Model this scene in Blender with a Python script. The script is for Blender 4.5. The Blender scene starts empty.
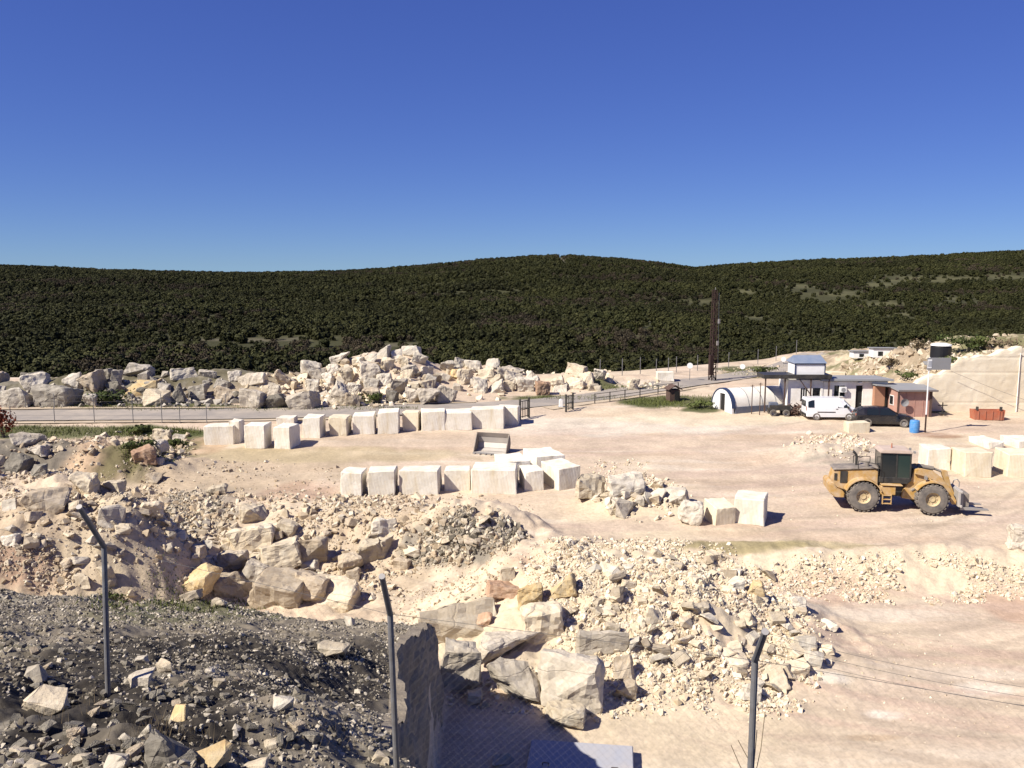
import bpy, bmesh, math, random
import numpy as np
from mathutils import Vector, Matrix, noise as mnoise

random.seed(7)
rng = np.random.default_rng(7)
scene = bpy.context.scene
col = scene.collection
R = math.radians

# ------------------------------------------------------------------ camera
F_PX = 850.0          # focal length in pixels of a 1024 wide picture
EYE_ROW = 272.0       # picture row at eye level
ZC = 14.3             # camera height above the loading yard
PITCH = math.atan((384 - EYE_ROW) / F_PX)
cam_d = bpy.data.cameras.new('camera')
cam = bpy.data.objects.new('camera', cam_d)
col.objects.link(cam)
cam_d.sensor_width = 36.0
cam_d.lens = 36.0 * F_PX / 1024.0
cam_d.clip_start = 0.1
cam_d.clip_end = 12000
cam.location = (0, 0, ZC)
cam.rotation_euler = (math.pi / 2 - PITCH, 0, 0)
scene.camera = cam

# ------------------------------------------------------------------ light
SUN_EL, SUN_AZ = 44.0, 60.0      # light travels to the right and away
trav = Vector((math.sin(R(SUN_AZ)) * math.cos(R(SUN_EL)), math.cos(R(SUN_AZ)) * math.cos(R(SUN_EL)), -math.sin(R(SUN_EL))))
sun_d = bpy.data.lights.new('sun', 'SUN')
sun_d.energy = 5.0
sun_d.angle = R(0.53)
sun_d.color = (1.0, 0.93, 0.82)
sun = bpy.data.objects.new('sun', sun_d)
sun.rotation_euler = trav.to_track_quat('-Z', 'Y').to_euler()
sun.location = (-60, -60, 80)
col.objects.link(sun)

world = bpy.data.worlds.new('World')
scene.world = world
world.use_nodes = True
wn = world.node_tree.nodes
bg = wn['Background']
sky = wn.new('ShaderNodeTexSky')
sky.sky_type = 'NISHITA'
sky.sun_disc = False
sky.sun_elevation = R(SUN_EL)
sky.sun_rotation = R(SUN_AZ + 180)
sky.altitude = 300
sky.air_density = 0.75
sky.dust_density = 0.0
sky.ozone_density = 7.0
hs = wn.new('ShaderNodeHueSaturation')
hs.inputs['Saturation'].default_value = 1.15
hs.inputs['Hue'].default_value = 0.535
ga = wn.new('ShaderNodeGamma')
ga.inputs['Gamma'].default_value = 0.58
ti = wn.new('ShaderNodeMixRGB')
ti.blend_type = 'MULTIPLY'
ti.inputs['Fac'].default_value = 1.0
ti.inputs['Color2'].default_value = (0.46, 0.66, 0.94, 1)
wl = world.node_tree.links
wl.new(sky.outputs[0], hs.inputs['Color'])
wl.new(hs.outputs[0], ga.inputs['Color'])
wl.new(ga.outputs[0], ti.inputs['Color1'])
wl.new(ti.outputs[0], bg.inputs['Color'])
bg.inputs['Strength'].default_value = 0.132
scene.view_settings.view_transform = 'Standard'
scene.view_settings.look = 'None'
scene.view_settings.gamma = 1.0
scene.view_settings.exposure = 0.75

# ------------------------------------------------------------------ maths
cp, sp = math.cos(PITCH), math.sin(PITCH)
def ray(px, py):
    u = (np.asarray(px, float) - 512) / F_PX
    v = (384 - np.asarray(py, float)) / F_PX
    d = cp + v * sp
    return u / d, (-sp + v * cp) / d          # x per metre of depth, z per metre of depth
def W(px, py, Y):
    t, s = ray(px, py)
    return Vector((float(t * Y), float(Y), float(ZC + s * Y)))
def project(x, y, z):
    zz = z - ZC
    dpt = y * cp - zz * sp
    up = y * sp + zz * cp
    return 512 + F_PX * x / dpt, 384 - F_PX * up / dpt
def smooth(a, b, x):
    t = np.clip((x - a) / (b - a), 0, 1)
    return t * t * (3 - 2 * t)
def _h(ix, iy, seed):
    n = (ix * 374761393 + iy * 668265263 + seed * 982451653) & 0xffffffff
    n = ((n ^ (n >> 13)) * 1274126177) & 0xffffffff
    n = (n ^ (n >> 16)) & 0xffffffff
    return n / 4294967295.0
def vnoise(x, y, seed=0):
    x = np.asarray(x, float); y = np.asarray(y, float)
    fx, fy = np.floor(x), np.floor(y)
    ix, iy = fx.astype(np.int64), fy.astype(np.int64)
    a, b = x - fx, y - fy
    a = a * a * (3 - 2 * a); b = b * b * (3 - 2 * b)
    n0 = _h(ix, iy, seed) * (1 - a) + _h(ix + 1, iy, seed) * a
    n1 = _h(ix, iy + 1, seed) * (1 - a) + _h(ix + 1, iy + 1, seed) * a
    return (n0 * (1 - b) + n1 * b) * 2 - 1
def fbm(x, y, octv=4, seed=0, gain=0.5):
    s = 0; a = 1.0; n = 0
    for k in range(octv):
        s = s + a * vnoise(x * 2 ** k + 17.3 * k, y * 2 ** k - 9.1 * k, seed + k)
        n += a; a *= gain
    return s / n
def bump(x, y, cx, cy, rx, ry, h, p=2.0, rot=0.0):
    c, s = math.cos(R(rot)), math.sin(R(rot))
    dx, dy = x - cx, y - cy
    d2 = ((dx * c + dy * s) / rx) ** 2 + ((-dx * s + dy * c) / ry) ** 2
    return h * np.exp(-d2 ** (p / 2))

# ------------------------------------------------------------------ terrain
SKY_PX = [-700, -200, 0, 60, 110, 240, 340, 420, 500, 560, 620, 660, 692, 730, 800, 850, 930, 1024, 1200, 1700]
SKY_PY = [262, 262, 265, 267, 270, 272, 271, 266, 258, 255, 258, 263, 267.5, 264.5, 261, 259, 256, 251, 247, 250]
def hills_z(x, Y):
    t = x / Y
    px = 512 + F_PX * t
    ys = np.interp(px, SKY_PX, SKY_PY)
    Yr = 950.0
    zr = ZC - Yr * (ys - EYE_ROW) / F_PX - 2.6
    ks = np.array([100, 135, 180, 240, 330, 480, 680])
    kz = np.array([-4.0, -7.5, -9.5, -9.0, -6.5, -1.5, 5.0])
    z = np.interp(Y, ks, kz)
    k = smooth(430, Yr, Y)
    z = z * (1 - k) + zr * k
    z = np.where(Y > Yr, zr - (Y - Yr) * 0.012, z)
    z = z + fbm(x / 90, Y / 90, 3, 40) * 3.0 * smooth(170, 320, Y) * (1 - 0.75 * smooth(600, 900, Y))
    return z
def bench_plane(x, Y):
    z = 9.80 - 0.385 * (Y - 8.5) - 0.085 * (x + 4)
    z = z - bump(x, Y, -2.0, 14.6, 1.8, 3.4, 0.9, 2.6)
    z = z - (0.35 * smooth(-2.6, -0.8, x) + 0.55 * smooth(-0.6, 1.6, x)) * smooth(14, 10, Y)
    return np.minimum(z, 12.7 - 0.02 * Y)
HX = [30, 33, 36.5, 37.7, 39.7, 41.3, 44.8, 47, 55, 70, 90]
HZ = [1.5, 1.7, 2.9, 3.95, 5.05, 5.95, 6.7, 7.0, 7.6, 8, 8]
FACE_Y = 78.0
def gz(x, Y):
    x = np.asarray(x, float); Y = np.asarray(Y, float)
    zy = np.where(Y < 80, 0.05 * (Y - 49), 1.55 + 0.02 * (Y - 80))
    wob = fbm(x / 5, Y / 5, 3, 3) * 0.7
    left = smooth(-2, -7, x)
    a = 40.9 - 3.0 * left; b = 43.8 + 6 * left
    t = np.clip((Y + wob - a) / (b - a), 0, 1); s = t * t * (3 - 2 * t)
    z = -1.75 * (1 - s) + zy * s
    mo = 0
    z = z + bump(x, Y, -1.0, 29.5, 5.5, 3.5, 0.45, 3)
    # spoil mound on the left, rubble humps, big rubble pile
    mL = bump(x, Y, -25.5, 40.5, 9.2, 6.0, 5.0, 5.0, -8); mo = mo + mL
    m2 = bump(x, Y, -17.4, 39.6, 2.3, 2.6, 1.5, 3)
    m3 = bump(x, Y, -29, 58.5, 5.5, 3.0, 1.9, 2.4)
    m3b = bump(x, Y, -38, 57, 5.0, 4.5, 2.3, 2.4)
    m4 = bump(x, Y, -1.7, 45.6, 3.6, 2.0, 1.5, 2.6)
    m5 = bump(x, Y, -7.0, 46.5, 4.0, 3.0, 1.0, 2.2)
    m6 = bump(x, Y, 4.6, 37.0, 7.6, 5.0, 3.0, 2.6, -4)
    m6b = bump(x, Y, 1.0, 39.8, 3.2, 2.5, 0.9, 2.0)
    m7 = bump(x, Y, 7.6, 51.0, 3.2, 1.5, 0.75, 2.2)
    m8 = bump(x, Y, 23.5, 62.5, 3.6, 1.8, 0.9, 2.4)
    m9 = bump(x, Y, -14.5, 50.5, 5, 2.2, 0.5, 2.2)
    m10 = bump(x, Y, 19.5, 42.0, 9, 1.6, 0.35, 2.2)
    rub = m2 + m3 + m3b + m4 + m5 + m6 + m6b + m7 + m8 + m9 + m10
    # boulder heaps beyond the road
    h1 = bump(x, Y, -40, 89.5, 17, 4.5, 1.5, 4) + bump(x, Y, -14.0, 92.5, 6.8, 6.0, 3.6, 2.6) + bump(x, Y, -26, 90, 9, 5, 0.8, 3)
    h2 = bump(x, Y, -2.6, 94.5, 5.2, 4.0, 1.7, 2.6) + bump(x, Y, 7.2, 93.5, 3.6, 3.0, 1.5, 2.6)
    h2 = h2 + bump(x, Y, 14.5, 97, 5, 3.0, 0.5, 2.6)
    z = z + mL + rub + h1 + h2
    # hill cut by the quarry face on the right
    zt = np.interp(x, HX, HZ)
    f = np.interp(Y, [78, 79, 86, 100, 128], [1, 1, 1.1, 0.6, 0])
    hill = np.maximum(zt - zy, 0) * f * smooth(FACE_Y + 0.15, FACE_Y + 0.6, Y) * smooth(33, 37.3, x)
    z = z + hill
    # fall away into the wooded valley
    yd = 99 + np.interp(x, [-60, 0, 15, 45, 70, 110], [0, 2, 6, 24, 26, 26])
    k = smooth(yd, yd + 17, Y)
    z = z * (1 - k) + hills_z(x, np.maximum(Y, 90)) * k
    # gravel bench and the lip we stand on
    zb = bench_plane(x, Y)
    xr = np.where(Y < 18.4, -0.136 * Y - 0.12, -2.62 - 0.45 * np.maximum(Y - 28.1, 0))
    yf = 28.0 + 0.6 * fbm(x / 3, 0 * x, 2, 12) * smooth(-2.6, -5, x)
    wx = 0.9 * np.maximum(Y - 28.1, 0)
    e1 = smooth(xr + 0.2 + wx, xr - 0.02 - wx, x) * smooth(yf + 7.0, yf - 1.0, Y)
    yl = np.interp(x, [-3, -1.2, 0.4, 1.6, 9], [8.6, 8.1, 7.2, 5.6, 4.0]) + 0.25 * vnoise(x / 0.7, 0 * x, 5)
    e2 = smooth(yl + 1.3, yl, Y)
    e = np.maximum(e1, e2)
    z = z * (1 - e) + zb * e
    # relief
    rough = np.clip(mL / 2 + rub / 0.7, 0, 1) * (1 - e)
    rough = np.maximum(rough, np.clip((h1 + h2) / 1.0, 0, 1) * 0.9)
    rough = np.maximum(rough, np.clip(hill / 1.5, 0, 1) * 1.3)
    rough = np.maximum(rough, left * smooth(52, 46, Y) * (1 - e) * 0.7)
    bank = smooth(40, 41.5, Y) * smooth(45.5, 43.5, Y) * (1 - e)
    rough = np.maximum(rough, 0.55 * bank)
    n1 = fbm(x / 2.6, Y / 2.6, 3, 21); n2 = fbm(x / 0.75, Y / 0.75, 3, 22)
    rd = np.abs(fbm(x / 1.3, Y / 1.3, 3, 25))
    n3 = vnoise(x / 0.22, Y / 0.22, 26)
    z = z + rough * (0.42 * n1 + 0.24 * n2 - 0.4 * rd + 0.14 + 0.05 * n3)
    z = z + e * (0.22 * n1 + 0.16 * n2 + 0.05 * n3 + 0.045 * fbm(x / 0.12, Y / 0.12, 2, 27)) * smooth(2, 6, Y)
    z = z + e * 0.45 * np.maximum(fbm(x / 1.7, Y / 1.7, 3, 28), -0.2) * smooth(19, 26, Y)
    z = z + (1 - rough) * (1 - e) * (0.07 * n1 + 0.035 * n2 + 0.008 * n3) * smooth(110, 95, Y)
    # wheel ruts on the two floors
    rut = np.sin((Y - 0.16 * x + 1.2 * vnoise(x / 9, Y / 9, 31)) * 2.1)
    z = z + 0.03 * rut * (1 - rough) * (1 - e) * smooth(3, 8, x) * smooth(75, 70, Y)
    return z

TS = np.arange(-0.86, 0.8601, 0.0031)
YS = np.exp(np.arange(math.log(2.6), math.log(142), 0.0046))
GX = YS[:, None] * TS[None, :]
GY = np.repeat(YS[:, None], len(TS), 1)
GZ = gz(GX, GY)
SLO = (GZ - ZC) / GY
SMAX = np.maximum.accumulate(SLO, axis=0)
def gh(x, Y):
    """ground height at world points"""
    x = np.asarray(x, float); Y = np.asarray(Y, float)
    fi = np.clip(np.log(np.maximum(Y, 2.7) / YS[0]) / 0.0046, 0, len(YS) - 1.001)
    fj = np.clip((x / Y - TS[0]) / 0.0031, 0, len(TS) - 1.001)
    i = fi.astype(int); j = fj.astype(int); a = fi - i; b = fj - j
    return (GZ[i, j] * (1 - a) * (1 - b) + GZ[i + 1, j] * a * (1 - b) + GZ[i, j + 1] * (1 - a) * b + GZ[i + 1, j + 1] * a * b)
def G(px, py, ymin=0):
    """world point of the ground seen at a place of the photograph"""
    t, s = ray(px, py)
    j = int(np.clip(round((float(t) - TS[0]) / 0.0031), 0, len(TS) - 1))
    c = SLO[:, j].copy()
    if ymin: c[YS < ymin] = -9
    c = np.maximum.accumulate(c)
    k = int(np.searchsorted(c, float(s)))
    k = min(max(k, 1), len(YS) - 1)
    Y = float(YS[k])
    if c[k] > c[k - 1] and c[k - 1] > -8:
        w = (float(s) - c[k - 1]) / (c[k] - c[k - 1])
        Y = float(YS[k - 1] + (YS[k] - YS[k - 1]) * np.clip(w, 0, 1))
    x = float(t) * Y
    return Vector((x, Y, float(gh(x, Y))))

# ------------------------------------------------------------------ object helpers
def tag(o, label=None, cat=None, group=None, kind=None):
    if label: o['label'] = label
    if cat: o['category'] = cat
    if group: o['group'] = group
    if kind: o['kind'] = kind
    return o
def empty(name, loc, rz=0.0, label=None, cat=None, group=None):
    o = bpy.data.objects.new(name, None)
    o.empty_display_size = 0.3
    col.objects.link(o)
    o.location = loc; o.rotation_euler = (0, 0, rz)
    return tag(o, label, cat, group)
def link_mesh(name, me, mat, parent=None, loc=None, rz=0.0):
    o = bpy.data.objects.new(name, me)
    if mat is not None and len(me.materials) == 0: me.materials.append(mat)
    col.objects.link(o)
    if parent is not None: o.parent = parent
    if loc is not None: o.location = loc
    if rz: o.rotation_euler = (0, 0, rz)
    return o
def np_mesh(name, verts, faces, smooth_shade=False):
    """fast mesh from arrays; faces an (n,3) or (n,4) array"""
    verts = np.asarray(verts, np.float32); faces = np.asarray(faces, np.int32)
    me = bpy.data.meshes.new(name)
    me.vertices.add(len(verts)); me.vertices.foreach_set('co', verts.ravel())
    k = faces.shape[1]
    me.loops.add(faces.size); me.loops.foreach_set('vertex_index', faces.ravel())
    me.polygons.add(len(faces))
    me.polygons.foreach_set('loop_start', np.arange(0, faces.size, k, dtype=np.int32))
    me.polygons.foreach_set('loop_total', np.full(len(faces), k, np.int32))
    me.polygons.foreach_set('use_smooth', np.full(len(faces), smooth_shade))
    me.update(calc_edges=True)
    return me
class MB:
    def __init__(s): s.v = []; s.f = []
    def add(s, v, f):
        n = len(s.v); s.v += [tuple(p) for p in v]; s.f += [tuple(i + n for i in q) for q in f]; return s
    def box(s, c, d, rz=0.0, ry=0.0, rx=0.0):
        m = Matrix.Rotation(rz, 3, 'Z') @ Matrix.Rotation(ry, 3, 'Y') @ Matrix.Rotation(rx, 3, 'X')
        c = Vector(c)
        v = [c + m @ Vector((sx * d[0] / 2, sy * d[1] / 2, sz * d[2] / 2)) for sz in (-1, 1) for sy in (-1, 1) for sx in (-1, 1)]
        return s.add(v, [(0, 2, 3, 1), (4, 5, 7, 6), (0, 1, 5, 4), (2, 6, 7, 3), (0, 4, 6, 2), (1, 3, 7, 5)])
    def cyl(s, p0, p1, r0, r1=None, n=10, cap=True):
        if r1 is None: r1 = r0
        p0 = Vector(p0); p1 = Vector(p1); ax = (p1 - p0).normalized()
        a = ax.orthogonal().normalized(); b = ax.cross(a)
        v = []
        for p, r in ((p0, r0), (p1, r1)):
            for k in range(n):
                an = 2 * math.pi * k / n
                v.append(p + a * (math.cos(an) * r) + b * (math.sin(an) * r))
        f = [(k, (k + 1) % n, n + (k + 1) % n, n + k) for k in range(n)]
        if cap: f += [tuple(range(n - 1, -1, -1)), tuple(range(n, 2 * n))]
        return s.add(v, f)
    def tube(s, pts, r, n=8):
        for a, b in zip(pts[:-1], pts[1:]): s.cyl(a, b, r, r, n)
        return s
    def prism(s, pts, a, b, axis='y'):
        """polygon in the x-z (axis y), y-z (axis x) or x-y (axis z) plane drawn out from a to b"""
        def mk(p, q): return (p[0], q, p[1]) if axis == 'y' else ((q, p[0], p[1]) if axis == 'x' else (p[0], p[1], q))
        n = len(pts)
        v = [mk(p, a) for p in pts] + [mk(p, b) for p in pts]
        f = [(k, (k + 1) % n, n + (k + 1) % n, n + k) for k in range(n)] + [tuple(range(n - 1, -1, -1)), tuple(range(n, 2 * n))]
        return s.add(v, f)
    def lathe(s, prof, c, axis='y', n=28):
        """profile (radius, offset along axis) turned about an axis through c"""
        v = []; m = len(prof)
        for k in range(n):
            an = 2 * math.pi * k / n
            for r, h in prof:
                if axis == 'y': v.append((c[0] + r * math.cos(an), c[1] + h, c[2] + r * math.sin(an)))
                else: v.append((c[0] + r * math.cos(an), c[1] + r * math.sin(an), c[2] + h))
        f = [(k * m + q, k * m + q + 1, ((k + 1) % n) * m + q + 1, ((k + 1) % n) * m + q) for k in range(n) for q in range(m - 1)]
        return s.add(v, f)
    def mesh(s, name, bevel=0.0, segs=1, smooth_shade=False):
        me = bpy.data.meshes.new(name); me.from_pydata(s.v, [], s.f)
        bm = bmesh.new(); bm.from_mesh(me)
        bmesh.ops.recalc_face_normals(bm, faces=bm.faces)
        if bevel > 0:
            es = [e for e in bm.edges if len(e.link_faces) == 2 and e.calc_face_angle(0) > R(25)]
            bmesh.ops.bevel(bm, geom=es, offset=bevel, segments=segs, affect='EDGES', clamp_overlap=True)
        bm.to_mesh(me); bm.free()
        if smooth_shade:
            for p in me.polygons: p.use_smooth = True
        me.update(); return me
    def build(s, name, mat, parent=None, loc=None, rz=0.0, bevel=0.0, segs=1, smooth_shade=False):
        return link_mesh(name, s.mesh(name, bevel, segs, smooth_shade), mat, parent, loc, rz)

# ------------------------------------------------------------------ materials
def new_mat(name):
    m = bpy.data.materials.new(name); m.use_nodes = True
    return m, m.node_tree.nodes, m.node_tree.links, m.node_tree.nodes['Principled BSDF']
def N(nodes, typ, **kw):
    n = nodes.new(typ)
    for k, v in kw.items():
        if k.startswith('_'): setattr(n, k[1:], v)
        else: n.inputs[k.replace('_', ' ')].default_value = v
    return n
def ramp(nodes, pos):
    r = nodes.new('ShaderNodeValToRGB')
    el = r.color_ramp.elements
    while len(el) < len(pos): el.new(0.5)
    for e, (p, c) in zip(el, pos):
        e.position = p; e.color = (c[0], c[1], c[2], 1) if not isinstance(c, (int, float)) else (c, c, c, 1)
    return r
def rock_mat(name, c1, c2, c3=None, scale=1.0, bump_s=0.5, island=False, rough=0.93, vary=0.25, streak=False, crack=0.0):
    """weathered stone: broad tone patches, fine grain, pits; a tone of its own per stone"""
    m, nd, lk, b = new_mat(name)
    tc = nd.new('ShaderNodeTexCoord')
    big = N(nd, 'ShaderNodeTexNoise', Scale=0.9 * scale, Detail=5.0, Roughness=0.6)
    fine = N(nd, 'ShaderNodeTexNoise', Scale=7.0 * scale, Detail=8.0, Roughness=0.68)
    for t in (big, fine): lk.new(tc.outputs['Object'], t.inputs['Vector'])
    rp = ramp(nd, [(0.30, c1), (0.52, c2), (0.72, c3 or c1)])
    mx = N(nd, 'ShaderNodeMath', _operation='MULTIPLY_ADD'); mx.inputs[1].default_value = 0.45
    if island:
        g = nd.new('ShaderNodeNewGeometry'); rnd = g.outputs['Random Per Island']
    else:
        g = nd.new('ShaderNodeObjectInfo'); rnd = g.outputs['Random']
    lk.new(fine.outputs['Fac'], mx.inputs[0])
    sb = N(nd, 'ShaderNodeMath', _operation='MULTIPLY_ADD'); sb.inputs[1].default_value = 0.30 if not island else 0.0
    lk.new(rnd, sb.inputs[0])
    bb = N(nd, 'ShaderNodeMath', _operation='MULTIPLY'); bb.inputs[1].default_value = 0.62
    lk.new(big.outputs['Fac'], bb.inputs[0]); lk.new(bb.outputs[0], mx.inputs[2])
    if island:
        wn_ = N(nd, 'ShaderNodeMath', _operation='MULTIPLY_ADD'); wn_.inputs[1].default_value = 0.5; wn_.inputs[2].default_value = -0.25
        lk.new(rnd, wn_.inputs[0])
        ad = N(nd, 'ShaderNodeMath', _operation='ADD'); lk.new(mx.outputs[0], ad.inputs[0]); lk.new(wn_.outputs[0], ad.inputs[1])
        lk.new(ad.outputs[0], rp.inputs['Fac'])
    else:
        lk.new(mx.outputs[0], rp.inputs['Fac'])
    hsv = nd.new('ShaderNodeHueSaturation')
    mv = N(nd, 'ShaderNodeMapRange'); mv.inputs['To Min'].default_value = 1 - vary; mv.inputs['To Max'].default_value = 1 + vary * 0.6
    w2 = N(nd, 'ShaderNodeTexWhiteNoise', _noise_dimensions='1D'); lk.new(rnd, w2.inputs['W'])
    lk.new(w2.outputs['Value'], mv.inputs['Value']); lk.new(mv.outputs['Result'], hsv.inputs['Value'])
    lk.new(rp.outputs['Color'], hsv.inputs['Color'])
    last = hsv.outputs['Color']
    if streak:   # rain streaks and ochre stains running down sawn faces
        mp = N(nd, 'ShaderNodeMapping'); mp.inputs['Scale'].default_value = (1.2, 1.2, 0.22)
        lk.new(tc.outputs['Object'], mp.inputs['Vector'])
        va = nd.new('ShaderNodeVectorMath'); lk.new(mp.outputs['Vector'], va.inputs[0])
        oi = nd.new('ShaderNodeObjectInfo'); lk.new(oi.outputs['Location'], va.inputs[1])
        st = N(nd, 'ShaderNodeTexNoise', Scale=1.6, Detail=6.0, Roughness=0.65); lk.new(va.outputs[0], st.inputs['Vector'])
        sr = ramp(nd, [(0.47, 0.0), (0.72, 1.0)]); lk.new(st.outputs['Fac'], sr.inputs['Fac'])
        mm = N(nd, 'ShaderNodeMath', _operation='MULTIPLY'); mm.inputs[1].default_value = 0.55; lk.new(sr.outputs['Color'], mm.inputs[0])
        mc = N(nd, 'ShaderNodeMixRGB'); mc.inputs['Color2'].default_value = (0.50, 0.40, 0.24, 1)
        lk.new(mm.outputs[0], mc.inputs['Fac']); lk.new(last, mc.inputs['Color1']); last = mc.outputs['Color']
    hgt = mx.outputs[0]
    if streak:   # faint saw and drill lines
        wvt = N(nd, 'ShaderNodeTexWave', Scale=2.6, Distortion=1.2, Detail=3.0); wvt.bands_direction = 'DIAGONAL'
        lk.new(va.outputs[0], wvt.inputs['Vector'])
        wm = N(nd, 'ShaderNodeMath', _operation='MULTIPLY_ADD'); wm.inputs[1].default_value = 0.10
        lk.new(wvt.outputs['Fac'], wm.inputs[0]); lk.new(mx.outputs[0], wm.inputs[2]); hgt = wm.outputs[0]
        ws = ramp(nd, [(0.0, (0.86, 0.83, 0.78)), (0.35, (1, 1, 1))]); lk.new(wvt.outputs['Fac'], ws.inputs['Fac'])
        wx_ = N(nd, 'ShaderNodeMixRGB', _blend_type='MULTIPLY'); wx_.inputs['Fac'].default_value = 0.3
        lk.new(last, wx_.inputs['Color1']); lk.new(ws.outputs['Color'], wx_.inputs['Color2']); last = wx_.outputs['Color']
    if crack:    # bedding joints and fracture lines
        mp2 = N(nd, 'ShaderNodeMapping'); mp2.inputs['Scale'].default_value = (0.7, 0.9, 1.9); mp2.inputs['Rotation'].default_value = (0.5, 0.3, 0.2)
        wv = N(nd, 'ShaderNodeVectorMath', _operation='MULTIPLY_ADD'); wv.inputs[1].default_value = (0.35, 0.35, 0.35)
        oi2 = nd.new('ShaderNodeObjectInfo'); off2 = N(nd, 'ShaderNodeVectorMath', _operation='ADD')
        lk.new(tc.outputs['Object'], off2.inputs[0]); lk.new(oi2.outputs['Location'], off2.inputs[1])
        lk.new(big.outputs['Color'], wv.inputs[0]); lk.new(off2.outputs[0], wv.inputs[2]); lk.new(wv.outputs[0], mp2.inputs['Vector'])
        vc = N(nd, 'ShaderNodeTexVoronoi', Scale=crack, _feature='DISTANCE_TO_EDGE'); lk.new(mp2.outputs['Vector'], vc.inputs['Vector'])
        cr = ramp(nd, [(0.0, 0.55), (0.022, 0.0)]); lk.new(vc.outputs['Distance'], cr.inputs['Fac'])
        cg = N(nd, 'ShaderNodeMath', _operation='MULTIPLY'); lk.new(cr.outputs['Color'], cg.inputs[0]); lk.new(fine.outputs['Fac'], cg.inputs[1])
        mk = N(nd, 'ShaderNodeMixRGB'); mk.inputs['Color2'].default_value = (c1[0] * .45, c1[1] * .42, c1[2] * .38, 1)
        lk.new(cg.outputs[0], mk.inputs['Fac']); lk.new(last, mk.inputs['Color1']); last = mk.outputs['Color']
        hh_ = N(nd, 'ShaderNodeMath', _operation='SUBTRACT'); lk.new(mx.outputs[0], hh_.inputs[0]); lk.new(cg.outputs[0], hh_.inputs[1]); hgt = hh_.outputs[0]
    lk.new(last, b.inputs['Base Color'])
    b.inputs['Roughness'].default_value = rough
    b.inputs['Specular IOR Level'].default_value = 0.25
    bp = N(nd, 'ShaderNodeBump', Strength=bump_s, Distance=0.09)
    lk.new(hgt, bp.inputs['Height']); lk.new(bp.outputs[0], b.inputs['Normal'])
    return m
def plain_mat(name, c, rough=0.6, metal=0.0, dirt=None, dscale=3.0, damt=0.5, spec=0.4, coat=0.0, bumps=0.0):
    """painted or bare surface with a film of dust gathering in patches"""
    m, nd, lk, b = new_mat(name)
    tc = nd.new('ShaderNodeTexCoord')
    nz = N(nd, 'ShaderNodeTexNoise', Scale=dscale, Detail=7.0, Roughness=0.65)
    lk.new(tc.outputs['Object'], nz.inputs['Vector'])
    rp = ramp(nd, [(0.38, 0.0), (0.75, 1.0)]); lk.new(nz.outputs['Fac'], rp.inputs['Fac'])
    mm = N(nd, 'ShaderNodeMath', _operation='MULTIPLY'); mm.inputs[1].default_value = damt; lk.new(rp.outputs['Color'], mm.inputs[0])
    mc = N(nd, 'ShaderNodeMixRGB'); mc.inputs['Color1'].default_value = (*c, 1)
    mc.inputs['Color2'].default_value = (*(dirt or (c[0] * .7, c[1] * .66, c[2] * .6)), 1)
    lk.new(mm.outputs[0], mc.inputs['Fac']); lk.new(mc.outputs['Color'], b.inputs['Base Color'])
    b.inputs['Roughness'].default_value = rough; b.inputs['Metallic'].default_value = metal
    b.inputs['Specular IOR Level'].default_value = spec; b.inputs['Coat Weight'].default_value = coat
    if bumps:
        bp = N(nd, 'ShaderNodeBump', Strength=bumps, Distance=0.03)
        lk.new(nz.outputs['Fac'], bp.inputs['Height']); lk.new(bp.outputs[0], b.inputs['Normal'])
    return m
DUST = (0.50, 0.41, 0.31)
M = {}
M['block'] = rock_mat('sawn_limestone', (0.60, 0.54, 0.43), (0.70, 0.655, 0.56), (0.75, 0.72, 0.65), 0.9, 0.35, vary=0.09, streak=True)
M['block2'] = rock_mat('yellowish_limestone', (0.60, 0.51, 0.36), (0.67, 0.59, 0.44), (0.71, 0.65, 0.52), 0.7, 0.3, vary=0.07, streak=True)
M['w'] = rock_mat('white_rock', (0.40, 0.35, 0.27), (0.51, 0.455, 0.365), (0.60, 0.555, 0.475), 1.0, 0.6, crack=0.5)
M['c'] = rock_mat('cream_rock', (0.38, 0.31, 0.21), (0.52, 0.44, 0.32), (0.58, 0.52, 0.41), 1.0, 0.6, crack=0.5)
M['o'] = rock_mat('ochre_rock', (0.45, 0.27, 0.11), (0.56, 0.42, 0.22), (0.56, 0.47, 0.32), 1.0, 0.6, crack=0.5)
M['t'] = rock_mat('tan_rock', (0.29, 0.22, 0.15), (0.39, 0.32, 0.23), (0.46, 0.40, 0.32), 1.0, 0.6, crack=0.5)
M['g'] = rock_mat('grey_rock', (0.31, 0.265, 0.20), (0.44, 0.385, 0.305), (0.56, 0.505, 0.42), 1.0, 0.7, crack=0.5)
M['d'] = rock_mat('dark_rock', (0.12, 0.105, 0.085), (0.20, 0.18, 0.145), (0.30, 0.27, 0.22), 1.0, 0.7, crack=0.5)
M['r'] = rock_mat('reddish_rock', (0.30, 0.17, 0.10), (0.40, 0.26, 0.17), (0.48, 0.36, 0.26), 1.0, 0.6, crack=0.5)
M['rub'] = rock_mat('rubble_stone', (0.44, 0.355, 0.24), (0.56, 0.475, 0.345), (0.66, 0.58, 0.455), 2.0, 0.4, island=True, vary=0.14)
M['rub_d'] = rock_mat('brown_rubble_stone', (0.31, 0.235, 0.155), (0.44, 0.36, 0.25), (0.54, 0.47, 0.36), 2.0, 0.4, island=True, vary=0.16)
M['rub_g'] = rock_mat('grey_rubble_stone', (0.17, 0.15, 0.12), (0.30, 0.27, 0.22), (0.42, 0.38, 0.32), 2.0, 0.4, island=True, vary=0.2)
M['k'] = rock_mat('weathered_grey_rock', (0.20, 0.18, 0.145), (0.33, 0.295, 0.24), (0.50, 0.455, 0.385), 1.0, 0.6, crack=0.5)
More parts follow.
